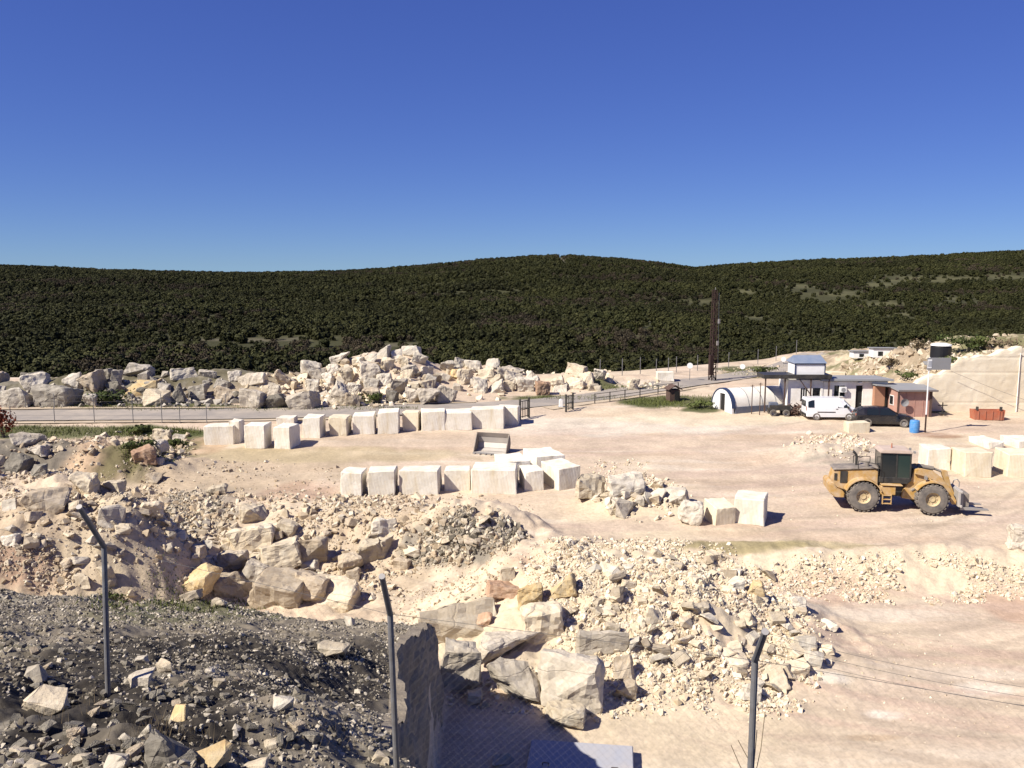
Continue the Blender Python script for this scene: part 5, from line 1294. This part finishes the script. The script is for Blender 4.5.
# end wall at x = 0, axis along +x
dw = .42
ew = MB()
left = [(y, z) for y, z in a1 if y < -dw]; right = [(y, z) for y, z in a1 if y > dw]
zdl = Hs + math.sqrt(Rq ** 2 - dw ** 2)
mid_ = [(dw, 1.75), (dw, zdl)] + [(y, z) for y, z in a1 if -dw <= y <= dw] + [(-dw, zdl), (-dw, 1.75)]
ew.prism([(-Rq, 0)] + [(-dw, 0), (-dw, zdl)] + left, -.1, .1, 'x').prism([(dw, 0), (Rq, 0)] + right + [(dw, zdl)], -.1, .1, 'x').prism(mid_, -.1, .1, 'x')
ew.build('end_wall', M['white'], t)
MB().box((.06, 0, .87), (.04, .84, 1.75)).build('door', M['darkgap'], t)
outer = arch(Rq + .10); inner = arch(Rq + .01)
rim_ = MB()
for k in range(16): rim_.prism([outer[k], outer[k + 1], inner[k + 1], inner[k]], -.16, .22, 'x')
rim_.build('arch_trim', M['navy'], t)
sh = MB(); so = arch(Rq + .03); 
V = []; ns = 13
for q in range(ns):
    x = .22 + (Lq - .22) * q / (ns - 1)
    for y, z in so:
        V.append((x, y, z))
sh.add(V, [(q * 17 + k, q * 17 + k + 1, (q + 1) * 17 + k + 1, (q + 1) * 17 + k) for q in range(ns - 1) for k in range(16)])
sh.build('barrel_roof', M['barrel'], t, smooth_shade=True)
sm = MB()
for x in (1.7, 3.2, 4.7):
    for k in range(16): sm.prism([(so[k][0] * 1.012, Hs + (so[k][1] - Hs) * 1.012), (so[k + 1][0] * 1.012, Hs + (so[k + 1][1] - Hs) * 1.012), so[k + 1], so[k]], x - .03, x + .03, 'x')
sm.build('roof_seam', M['roofgrey'], t)
MB().box((Lq / 2 + .1, -Rq - .02, Hs / 2 - .05), (Lq - .2, .12, Hs + .35)).box((Lq / 2 + .1, Rq + .02, Hs / 2 - .05), (Lq - .2, .12, Hs + .35)).build('plinth', M['slate'], t)
MB().prism([(-Rq, 0)] + [(Rq, 0)] + a1, Lq - .05, Lq + .05, 'x').build('rear_wall', M['white'], t)
# pink annex
YA = 75.6
x0, x1 = PX(899, YA), PX(932.6, YA); zb = float(gh(x0, YA)) - .2; zt = PZ(390.5, YA)
t = empty('annex', ((x0 + x1) / 2, YA, zb), 0, 'pink brown annex with a grey sheet roof against the quarry face', 'annex')
w = x1 - x0; h = zt - zb; dA = 2.7
MB().box((0, dA / 2, h / 2), (w, dA, h)).build('wall', M['pink'], t)
pn = MB()
for k in range(1, 4): MB().box((-w / 2 + w * k / 4, -.012, h / 2), (.05, .03, h)).build('wall_batten', M['pink'], t)
MB().box((w / 2 - .08, -.03, h / 2), (.22, .08, h)).build('corner_board', M['darkbrown'], t)
MB().box((-w / 2, -.03, h / 2), (.10, .08, h)).build('corner_board', M['darkbrown'], t)
MB().box((0.1, dA / 2 - .1, h + .12), (w + .5, dA + .7, .12), rx=R(4)).build('roof', M['roofgrey'], t)
MB().box((0.1, -.42, h + .02), (w + .52, .05, .16)).build('fascia', M['darkbrown'], t)
cxA = (x0 + x1) / 2
dish = MB().lathe([(0.0, .0), (.2, -.03), (.36, -.13), (.36, -.15), (.2, -.05), (0.0, -.02)], (PX(904, YA) - cxA, -.25, PZ(402, YA) - zb), 'y', 18).build('satellite_dish', M['signgrey'], t)
MB().cyl((PX(904, YA) - cxA, -.25, PZ(402, YA) - zb), (PX(904, YA) - cxA, .0, PZ(405, YA) - zb), .03, n=6).build('dish_arm', M['steel'], dish)
fr = MB().box((-w / 2 - .02, 1.2, h * .6), (.06, .8, .9)).build('window', M['white'], t)
MB().box((-w / 2 - .045, 1.2, h * .6), (.03, .66, .76)).build('pane', M['glass'], fr)
# orange lean-to between hut and annex
YO = 77.4
x0, x1 = PX(875.4, YO), PX(888.5, YO); zt = PZ(386.5, YO); zb = float(gh(x0, YO)) - .2; h = zt - zb; w = x1 - x0
t = empty('lean_to', ((x0 + x1) / 2, YO, zb), 0, 'narrow terracotta lean-to between the whitewashed hut and pink annex', 'lean-to')
MB().box((-.12, .28, h / 2), (w * .78, .5, h)).build('wall', M['orange'], t)
MB().box((w * .36, .3, h / 2), (w * .2, .46, h)).build('doorway', M['darkgap'], t)
MB().box((0.15, .2, h + .10), (w + .5, 1.5, .09), ry=R(5)).build('roof', M['roofgrey'], t)
# sheds far behind, on the slope
for px, py, w_, h_, lb in ((865, 353.6, 2.6, .7, 'low white shed on the slope behind the huts, left and flatter one'), (884, 353.4, 2.3, .95, 'white shed on the slope behind the huts, right and taller one')):
    b = G(px, py + 4.5); k = b.y / F_PX
    t = empty('shed', b, R(-6), lb, 'shed')
    MB().box((0, .8, h_ / 2), (w_, 1.6, h_)).build('wall', M['white'], t)
    MB().box((0, .8, h_ + .05), (w_ + .3, 1.9, .09), rx=R(-3)).build('roof', M['roofgrey'], t)
    MB().box((-.4, -.01, h_ * .45), (.5, .04, h_ * .5)).build('window', M['glass'], t)
b = G(836, 381); k = b.y / F_PX
block(826, 371.5, 846, 382, 'squared pale rock face block on the slope right of the cabin', 'pale blocks on the slope', 0, 1.5, 'block2')

# ------------------------------------------------------------------ street furniture and small things
b = G(925, 432.5); k = b.y / F_PX
t = empty('sign_post', b, 0, 'tall pale pole with a grey sign board, rusty at its foot', 'sign post')
hp = 77 * k
MB().cyl((0, 0, hp * .24), (0, 0, hp), .06, .055, 10).build('pole', M['white'], t)
MB().cyl((0, 0, -.3), (0, 0, hp * .24), .065, .065, 10).build('pole_foot', M['rust'], t)
sg = MB().box((.75, -.07, hp - .55), (1.95, .05, 1.0)).build('sign_board', M['signgrey'], t, bevel=.01)
MB().box((-.02, -.11, hp - .55), (.34, .02, .72)).build('sign_panel', M['white'], sg)
for k2 in range(3): MB().box((-.12 + k2 * .1, -.13, hp - .55), (.035, .02, .5)).build('sign_mark', M['slate'], sg)
MB().box((.75, .0, hp - .3), (1.9, .05, .05)).box((.75, .0, hp - .85), (1.9, .05, .05)).build('bracket', M['steel'], t)
b = G(916.5, 433.5)
t = empty('barrel', b, 0, 'blue plastic barrel standing beside the sign pole', 'barrel')
MB().lathe([(0, 0), (.36, 0), (.38, .1), (.40, .35), (.385, .37), (.40, .4), (.40, .68), (.385, .70), (.40, .73), (.37, 1.0), (.34, 1.04), (0, 1.04)], (0, .4, 0), 'z', 24).build('drum', M['blue'], t, smooth_shade=False)
MB().lathe([(.0, 1.08), (.05, 1.08), (.05, 1.03)], (.18, .4, 0), 'z', 10).build('bung', M['black'], t)
b = G(988.5, 420.5); k = b.y / F_PX
t = empty('skip', b, R(-4), 'red oxide metal trough with two dark posts at its ends by the quarry face', 'skip')
w = 27 * k
MB().prism([(-w / 2, .0), (-w / 2 - .1, .92), (-w / 2 + .04, .92), (-w / 2 + .1, .08), (w / 2 - .1, .08), (w / 2 - .04, .92), (w / 2 + .25, .92), (w / 2 + .15, 0)], .08, .92).box((0, .04, .46), (w, .08, .86)).box((0, .96, .46), (w, .08, .86)).build('trough', M['redmetal'], t)
for sx in (-1, 1): MB().cyl((sx * w * .43, .06, .9), (sx * w * .43, .06, 1.22), .12, .12, 8).build('end_post', M['black'], t)
for k2 in range(4): MB().box((-w / 2 + w * (k2 + .5) / 4, -.02, .46), (.07, .06, .8)).build('rib', M['redmetal'], t)
b = G(945, 361.5); k = b.y / F_PX
t = empty('water_tank', b, 0, 'black water tank under a pale cover on the slope above the sign', 'tank')
MB().lathe([(0, 0), (.88, 0), (.92, .1), (.92, 1.45), (.8, 1.58), (0, 1.6)], (0, .9, -.1), 'z', 24).build('tank_body', M['tank'], t)
MB().lathe([(.90, 1.56), (.95, 1.55), (.9, 1.66), (.5, 1.78), (0, 1.80)], (0, .9, -.05), 'z', 20).build('cover', M['white'], t)
MB().box((0, .9, -.25), (2.2, 2.2, .3)).build('base', M['roofgrey'], t)
b = G(675, 402); k = b.y / F_PX
t = empty('kiosk', b, R(10), 'small dark brown timber kiosk on the grass beside the road', 'kiosk')
MB().box((0, .6, .6), (1.05, 1.1, 1.2)).build('wall', M['darkbrown'], t)
MB().box((.18, .03, .55), (.42, .06, 1.0)).build('door', M['darkgap'], t)
MB().prism([(-.72, 1.18), (0, 1.62), (.72, 1.18), (.72, 1.26), (0, 1.70), (-.72, 1.26)], -.12, 1.32).build('roof', M['darkbrown'], t)
# lattice mast
b = W(712.3, 377, 97.0); b.z = float(gh(b.x, b.y)); k = b.y / F_PX
t = empty('radio_mast', b, R(20), 'rusty red lattice mast rising beside the road in front of the wood', 'mast')
hm = PZ(290, 97.0) - b.z
wq = lambda z: .29 - .10 * z / hm
corners = [(-1, -1), (1, -1), (1, 1), (-1, 1)]
for cxn, cyn in corners: MB().cyl((cxn * wq(0), cyn * wq(0), -.2), (cxn * wq(hm), cyn * wq(hm), hm), .07, .05, 6).build('leg', M['rust'], t)
br = MB(); nlev = 11
for q in range(nlev):
    za_, zb_2 = hm * q / nlev, hm * (q + 1) / nlev
    for s_ in range(4):
        c0, c1 = corners[s_], corners[(s_ + 1) % 4]
        a_, b_ = wq(za_), wq(zb_2)
        (c0, c1) = (c0, c1) if (q + s_) % 2 else (c1, c0)
        br.cyl((c0[0] * a_, c0[1] * a_, za_), (c1[0] * b_, c1[1] * b_, zb_2), .035, n=5)
        br.cyl((c0[0] * b_, c0[1] * b_, zb_2), (c1[0] * b_, c1[1] * b_, zb_2), .035, n=5)
br.build('bracing', M['rust'], t)
MB().cyl((.62, -.1, 1.0), (.5, -.1, hm * .97), .035, n=6).build('antenna_cable', M['steel'], t)
MB().cyl((.2, .2, hm), (.2, .2, hm + .3), .03, n=6).build('antenna', M['steel'], t)
for z, x in ((hm * .42, .3), (hm * .66, .4)): MB().box((x, -.4, z), (.22, .16, .5)).build('antenna_box', M['steel'], t)
MB().box((-.55, -.45, 1.9), (.4, .4, 2.3)).build('equipment_cabinet', M['rust'], t)
# round road signs
for px, py, yb, lb in ((690, 365.6, 391, 'round white road sign left of the mast'), (742.5, 366.5, 376, 'round white road sign right of the mast, low on the road edge'), (783.5, 359.3, 369, 'round white road sign left of the small cabin')):
    Yq = {690: 96.5, 742.5: 104.0, 783.5: 110.0}[px]
    c = W(px, py, Yq); g_ = float(gh(c.x, c.y))
    t = empty('road_sign', (c.x, c.y, g_), R(-12), lb, 'road sign', 'round road signs along the road')
    MB().cyl((0, 0, -.2), (0, 0, c.z - g_ + .3), .035, n=8).build('pole', M['galv'], t)
    MB().cyl((0, -.05, c.z - g_), (0, -.08, c.z - g_), .33, .33, 20).build('sign_disc', M['white'], t)
# gate and railing by the track
def leaf_gate(p0, p1, hgt, lb):
    d = (Vector(p1) - Vector(p0)); L = d.length
    t = empty('gate', p0, math.atan2(d.y, d.x), lb, 'gate', 'dark gates at the yard entrance')
    for x in (0, L): MB().box((x, 0, hgt / 2), (.14, .14, hgt + .2)).build('gate_post', M['black'], t)
    for z in (.25, hgt * .5, hgt - .12): MB().box((L / 2, 0, z), (L - .14, .05, .06)).build('rail', M['black'], t)
    for q in range(1, 4): MB().box((L * q / 4, -.06, hgt / 2), (.05, .05, hgt - .25)).build('bar', M['black'], t)
a = G(520, 420); c = G(529, 419)
leaf_gate(a, (c.x, c.y + .6, a.z), 1.75, 'dark open gate leaf next to the rightmost back row block')
a = G(566, 412); c = G(571.5, 412)
leaf_gate(a, (c.x + .2, c.y + 1.2, a.z), 1.55, 'dark gate leaf on the far side of the yard entrance')
a = G(561, 407.5); t = empty('marker_stone', a, 0, 'small white painted marker stone at the gate', 'marker stone')
MB().prism([(-.2, 0), (.2, 0), (.18, .7), (0, .82), (-.18, .7)], 0, .3).build('stone', M['white'], t, bevel=.03)
MB().box((0, .15, .02), (.55, .45, .12)).build('footing', M['roofgrey'], t)
def fence_line(name, pts, hgt, lb, cat, rails, rad, mat, wires=0, group=None):
    t = empty(name, pts[0], 0, lb, cat, group); o = Vector(pts[0])
    for p in pts:
        q = Vector(p) - o
        MB().cyl(q + Vector((0, 0, -.2)), q + Vector((0, 0, hgt)), rad, rad, 6).build('post', M[mat], t)
    for z in rails:
        for a, b in zip(pts[:-1], pts[1:]):
            a_, b_ = Vector(a) - o, Vector(b) - o
            MB().cyl(a_ + Vector((0, -.02, z)), b_ + Vector((0, -.02, z)), .03, n=5).build('rail', M[mat], t)
    for k in range(wires):
        m = MB()
        z = hgt * (k + 1) / (wires + .3)
        m.tube([Vector(p) - o + Vector((0, 0, z)) for p in pts], .008, 4); m.build('wire', M['wire'], t)
    return t
pts = []
for px, Yq in ((577, 83.6), (592, 84.8), (607, 86.2), (622, 87.6), (640, 89.4), (660, 91.2)):
    x_ = PX(px, Yq) + 1.6; pts.append((x_, Yq - 1.9, float(gh(x_, Yq - 1.9))))
fence_line('railing', pts, 1.0, 'dark low railing along the near edge of the uphill road', 'railing', (.55, .95), .05, 'black')
pts = []
for px in (-60, -15, 24, 53, 92, 131, 160, 188, 225, 262, 300):
    Yq = 79.6; x_ = PX(px, Yq); pts.append((x_, Yq, float(gh(x_, Yq))))
fence_line('wire_fence', pts, 1.35, 'thin wire fence with pale posts along the far side of the left road', 'fence', (), .035, 'galv', 2)
pts = []
for px in (-40, 8, 52, 92, 131, 160, 178, 205):
    Yq = 73.2; x_ = PX(px, Yq); pts.append((x_, Yq, float(gh(x_, Yq))))
fence_line('wire_fence', pts, 1.5, 'thin wire fence with pale posts along the near side of the left road', 'fence', (), .035, 'galv', 2)
pts = []
for px, Yq in ((600, 96), (622, 97.5), (640, 99), (656, 101), (668, 102.5), (676, 104), (697, 105.5), (728, 108.5), (757, 112), (775, 115), (795, 119)):
    x_ = PX(px, Yq); pts.append((x_, Yq, float(gh(x_, Yq))))
fence_line('wire_fence', pts, 2.0, 'thin wire fence on pale posts along the far side of the uphill road', 'fence', (), .045, 'galv', 2)
# poles before the barrel hut and by the face
for px, yb, yt, lb, m_ in ((751.5, 414, 384, 'thin dark pole in front of the barrel hut, left one', 'darkbrown'), (759.5, 415, 382, 'thin dark pole in front of the barrel hut, right one', 'darkbrown'), (1016, 412, 352, 'thin pale pole in front of the quarry face at the right edge', 'render')):
    b = G(px, yb); hh = (yb - yt) * b.y / F_PX
    t = empty('pole', b, 0, lb, 'pole')
    MB().cyl((0, 0, -.3), (0, 0, hh), .045, .04, 8).build('shaft', M[m_], t)
    MB().cyl((-.18, 0, hh - .12), (.18, 0, hh - .12), .03, n=6).build('cross_piece', M[m_], t)
# cable hanging across the quarry face
t = MB().tube([(40.2 + k * .9, 77.3 - .05 * k, 5.3 - .34 * k - .1 * math.sin(k / 9 * 3.14)) for k in range(10)], .014, 5).build('cable', M['hood'])
tag(t, 'dark cable slanting down across the pale quarry face', 'cable')
# standpipe by the face
b = G(942, 416)
t = empty('standpipe', b, 0, 'dark standpipe with cross handles at the foot of the quarry face', 'standpipe')
MB().cyl((0, 0, -.1), (0, 0, 1.25), .05, n=8).build('pipe', M['black'], t)
MB().cyl((-.42, 0, .98), (.42, 0, .98), .045, n=6).build('cross_pipe', M['black'], t)
MB().cyl((-.3, 0, .25), (.34, -.1, .22), .1, n=8).build('valve', M['black'], t)
# low trailer and scrap by the huts
b = G(780, 416.5)
t = empty('trailer', b, R(-4), 'low dark flatbed trailer between the barrel hut and the white van', 'trailer')
MB().box((0, .6, .62), (1.9, 1.1, .16)).box((0, .1, .85), (1.9, .05, .32)).build('bed', M['black'], t)
for x in (-.6, .55):
    for y in (.05, 1.15): road_wheel(t, x, y, .31, .16)
MB().cyl((.95, .6, .55), (1.6, .6, .45), .04, n=6).build('drawbar', M['steel'], t)
MB().box((-.5, .6, .95), (.7, .7, .5)).build('load_box', M['slate'], t)
rs = random.Random(9); m = MB()
b = G(799, 416.5)
for k in range(46):
    a = rs.uniform(0, 6.28); c = Vector((rs.uniform(-.9, .9), rs.uniform(0, 1.2), rs.uniform(.1, .9)))
    dvec = Vector((math.cos(a), math.sin(a) * .6, rs.uniform(-.4, 1.0))).normalized() * rs.uniform(.3, .8)
    m.cyl(c - dvec, c + dvec, rs.uniform(.025, .07), n=5)
tag(m.build('scrap_heap', M['darkbrown'], None, b), 'brown tangle of scrap wood left of the white van', 'scrap heap')
# loose loader bucket on the yard
b = G(491, 455.5); k = b.y / F_PX
t = empty('loader_bucket', (b.x, b.y + .9, b.z), R(-16), 'spare loader bucket lying on the yard behind the front row', 'bucket')
wq_ = 2.55; prof = [(-.55, .06), (.25, .05), (.62, .22), (.80, .62), (.72, 1.05), (.45, 1.45)]
inn = [(z1_[0] - .07, z1_[1] + .05) for z1_ in prof]
cu = MB()
for k2 in range(5): cu.prism([prof[k2], prof[k2 + 1], (prof[k2 + 1][0] - .06, prof[k2 + 1][1] + .03), (prof[k2][0] - .03, prof[k2][1] + .05)], -wq_ / 2, wq_ / 2, 'x')
cu.build('curved_plate', M['bucket'], t)
for sx in (-1, 1): MB().prism([(-.55, .06), (.25, .05), (.62, .22), (.80, .62), (.72, 1.05), (.45, 1.45), (.25, 1.2)], sx * wq_ / 2 - .03, sx * wq_ / 2 + .03, 'x').build('side_plate', M['hood'], t)
MB().box((0, -.62, .06), (wq_, .22, .05)).build('cutting_edge', M['steel'], t)
for k2 in range(6): MB().box((-wq_ / 2 + wq_ * (k2 + .5) / 6, -.8, .07), (.1, .22, .06)).build('tooth', M['steel'], t)
# concrete slab on the lower floor
b = G(578, 764, 20)
t = empty('concrete_slab', (b.x, b.y - .75, b.z), R(-7), 'flat bluish concrete slab on the lower floor at the bottom edge', 'slab')
MB().box((0, 0, .16), (3.4, 3.0, .34)).build('slab', M['slab'], t, bevel=.03)
for x in (-1.1, 1.1): MB().tube([(x - .1, 0, .32), (x - .1, 0, .42), (x + .1, 0, .42), (x + .1, 0, .32)], .015, 6).build('lifting_loop', M['rust'], t)

# ------------------------------------------------------------------ wire fence in front of the viewer
FP_ = [Vector((-7.2, 9.15, 0)), Vector((-4.22, 8.5, 0)), Vector((-1.133, 7.55, 0)), Vector((2.033, 6.75, 0)), Vector((5.1, 6.05, 0))]
BEND = [ZC - 2.55, PZ(545, 8.5, 104), PZ(612, 7.55, 390), PZ(658, 6.75, 755), ZC - 3.45]
arm_end = [Vector((-.16, -.52, .52)), None, None, None, Vector((.05, -.42, .40))]
tips = [(None, None), (79.5, 507.5), (382, 577), (765, 632), (None, None)]
for q in (1, 2, 3):
    Yt = FP_[q].y - .46; tp = W(tips[q][0], tips[q][1], Yt); arm_end[q] = tp - Vector((FP_[q].x, FP_[q].y, BEND[q]))
t = empty('fence', (0, 7.5, ZC - 4.6), 0, 'wire mesh fence with bent grey pipe posts running along the near bench', 'fence')
o = Vector(t.location)
for q, p in enumerate(FP_):
    g_ = float(gh(p.x, p.y)); base = Vector((p.x, p.y, min(g_, BEND[q] - 1.5) - .2)) - o
    if q == 1: base = W(108, 706, 8.5) - o + Vector((0, 0, -.15)); 
    if q == 2: base.x += .04
    bd = Vector((p.x, p.y, BEND[q])) - o
    po = MB().cyl(base, bd, .029, .028, 12).cyl(bd - Vector((0, 0, .02)), bd + arm_end[q], .028, .026, 12).build('post', M['galv'], t, smooth_shade=False)
    MB().cyl(bd + arm_end[q] * .98, bd + arm_end[q] * 1.02, .029, n=10).build('cap', M['steel'], po)
for k, f in enumerate((.98, .66, .34)):
    m = MB()
    for a in range(1, 4):
        p0 = Vector((FP_[a].x, FP_[a].y, BEND[a])) - o + arm_end[a] * f; p1 = Vector((FP_[a + 1].x, FP_[a + 1].y, BEND[a + 1])) - o + arm_end[a + 1] * f
        if a < 3: continue
        pts = [p0.lerp(p1, q / 12) - Vector((0, 0, .10 * (1 - (2 * q / 12 - 1) ** 2))) for q in range(13)]
        m.tube(pts, .0016, 4)
    m.build('barbed_wire', M['wire'], t)
ml = MB(); sp_ = .075
for a in range(4):
    A0 = Vector((FP_[a].x, FP_[a].y, 0)); A1 = Vector((FP_[a + 1].x, FP_[a + 1].y, 0)); L = (A1 - A0).length; Hh = 1.55
    n = int((L + Hh) / sp_)
    for s_ in (1, -1):
        for q in range(n):
            c = q * sp_ - (Hh if s_ == 1 else 0)
            u0, v0 = c, 0.0
            u1, v1 = c + s_ * Hh, Hh
            (ua, va), (ub, vb) = ((u0, v0), (u1, v1)) if u0 < u1 else ((u1, v1), (u0, v0))
            if ub <= 0 or ua >= L: continue
            def cl(u): return va + (vb - va) * (u - ua) / (ub - ua)
            na, nb = max(ua, 0), min(ub, L); pa, pb = cl(na), cl(nb)
            def pt(u, v):
                f = u / L; P_ = A0.lerp(A1, f); zt = BEND[a] * (1 - f) + BEND[a + 1] * f
                return Vector((P_.x, P_.y, zt - Hh + v)) - o
            ml.cyl(pt(na, pa), pt(nb, pb), .0004, n=3, cap=False)
mlo = ml.build('chain_link_mesh', M['wire'], t); mlo['kind'] = 'stuff'
m = MB()
for a in range(4): m.cyl(Vector((FP_[a].x, FP_[a].y, BEND[a] - .02)) - o, Vector((FP_[a + 1].x, FP_[a + 1].y, BEND[a + 1] - .02)) - o, .0022, n=4)
m.build('top_wire', M['wire'], t)
# thin dry shoots beside the right post
m = MB(); b = W(752, 790, 6.75)
for q, (px, py) in enumerate(((745, 770), (731, 745), (757, 730), (765, 712), (738, 740))):
    e = W(px, py, 6.72 + .02 * q); m.tube([b, (b + e) / 2 + Vector((.02 * (q - 2), 0, .03)), e], .0035, 5)
tag(m.build('dry_shoots', M['dry']), 'thin dry shoots growing beside the right fence post', 'plant')

# ------------------------------------------------------------------ shrubs and grass
def shrub(loc, w, h, lb, mat='shrub', n=260, seed=1, group=None):
    r = np.random.default_rng(seed); V = []; Fc = []
    lob = [(r.normal(0, .26) * w, r.normal(0, .2) * w, r.uniform(.35, .75) * h, r.uniform(.22, .4)) for _ in range(7)]
    for k in range(n):
        lx, ly, lz, lr = lob[r.integers(len(lob))]; d = r.normal(size=3); d /= np.linalg.norm(d)
        p = np.array([lx, ly, lz]) + d * np.array([w, w, h]) * lr * r.uniform(.5, 1); p[2] = max(p[2], .02)
        s = r.uniform(.05, .11) * min(w, 1.6); a = np.cross(d, r.normal(size=3)); a /= np.linalg.norm(a); b = np.cross(d, a)
        n0 = len(V); V += [p - a * s, p + b * s * .7, p + a * s, p - b * s * .7]; Fc.append((n0, n0 + 1, n0 + 2, n0 + 3))
    t = empty('shrub', loc, 0, lb, 'shrub', group)
    link_mesh('foliage', np_mesh('foliage', np.array(V), np.array(Fc)), M[mat], t)
    st = MB()
    for k in range(4): st.cyl((0, 0, -.1), lob[k][:3], .04, .02, 5)
    st.build('stem', M['bark'], t)
    return t
gsx = 'shrubs among the boulders and ruins'
for k, (px, py, w, h, lb, mt, n) in enumerate([
    (118, 404, 3.4, 1.6, 'dark green shrub under the ochre boulder in the left heap', 'shrub', 420), (102, 405, 2.0, 1.4, 'small dark shrub left of the one under the ochre boulder', 'shrub', 260),
    (376, 403, 2.2, 1.1, 'green shrub at the foot of the middle heap', 'shrub', 260), (4, 438, 1.6, 2.6, 'reddish shrub at the left edge beside the road', 'redshrub', 420),
    (966, 352, 4.0, 1.8, 'broad shrub on the crest right of the water tank', 'shrub', 520), (985, 349, 2.8, 1.5, 'smaller shrub on the crest further right of the tank', 'shrub', 360), (918, 352, 1.8, 1.6, 'bare brown shrub left of the water tank', 'dry', 240),
    (700, 408, 2.0, .7, 'low green shrub left of the barrel hut', 'shrub', 280), (140, 434, 2.2, .8, 'green shrub at the top of the grassy patch', 'shrub', 300), (132, 452, 1.8, .8, 'green shrub at the left of the grassy patch', 'shrub', 280), (176, 446, 1.4, .6, 'green shrub at the right of the grassy patch', 'shrub', 220),
    (765, 374, 2.6, .9, 'low shrub on the bank left of the deck', 'shrub', 300), (112, 600, .9, .8, 'low green weed shrub beside the left post', 'shrub', 260), (905, 378, 2.4, .8, 'low shrub on the slope above the annex roof', 'shrub', 260), (952, 364, 2.0, .7, 'low shrub at the top edge of the quarry face by the tank', 'shrub', 240), (1004, 347, 3.0, 1.0, 'low dry shrub on the crest near the right picture edge', 'dry', 300), (893, 366, 1.6, .8, 'dry shrub among the stones behind the huts', 'dry', 200)]):
    b = G(px, py); shrub(b, w, h, lb, mt, n, 40 + k, gsx)
def grass(ells, name, lb, seed, mat='grass', hgt=(.08, .3), bw=(.015, .04), sp=.35):
    r = np.random.default_rng(seed); X = []; Y = []
    for (px, py, w, h, n) in ells:
        for _ in range(1):
            a = r.uniform(0, 6.283, n); q = np.sqrt(r.uniform(0, 1, n))
            pxs = px + w / 2 * q * np.cos(a); pys = py + h / 2 * q * np.sin(a)
            pts_ = [G(u, v) for u, v in zip(pxs[::6], pys[::6])]
            for p_ in pts_:
                for z_ in range(6): X.append(p_.x + r.normal(0, sp)); Y.append(p_.y + r.normal(0, sp))
    X = np.array(X); Y = np.array(Y); Z = gh(X, Y); n = len(X)
    hh = r.uniform(*hgt, n); a = r.uniform(0, 6.283, n); wd = r.uniform(*bw, n)
    ca, sa = np.cos(a) * wd, np.sin(a) * wd; lx, ly = r.normal(0, .35, n) * hh, r.normal(0, .35, n) * hh
    V = np.stack([np.stack([X - ca, Y - sa, Z - .02], -1), np.stack([X + ca, Y + sa, Z - .02], -1), np.stack([X + lx, Y + ly, Z + hh], -1)], 1).reshape(-1, 3)
    Fc = np.arange(n * 3).reshape(-1, 3)
    tag(link_mesh(name, np_mesh(name, V, Fc), M[mat]), lb, 'grass', kind='stuff')
grass([(60, 432, 320, 10, 3600), (160, 432, 70, 8, 700), (250, 408.5, 340, 4, 1800), (90, 405, 220, 5, 1600), (690, 402, 120, 12, 2200), (650, 403, 60, 6, 500), (575, 398, 110, 4, 800), (640, 388, 100, 4, 700),
       (770, 372, 100, 10, 1200), (150, 448, 55, 34, 1600)], 'grass', 'green grass in strips along the road and around the gate', 3)
grass([(215, 604, 140, 6, 1100), (120, 605, 60, 10, 400), (180, 590, 60, 14, 500)], 'grass', 'green weeds along the far edge of the gravel bench', 4, 'grass', (.04, .2), (.01, .03), .5)
grass([(165, 740, 60, 30, 240), (60, 710, 110, 40, 120), (300, 740, 120, 30, 90)], 'dry_grass', 'thin dry stalks standing in the gravel of the bench', 5, 'dry', (.05, .22), (.0015, .003), .12)
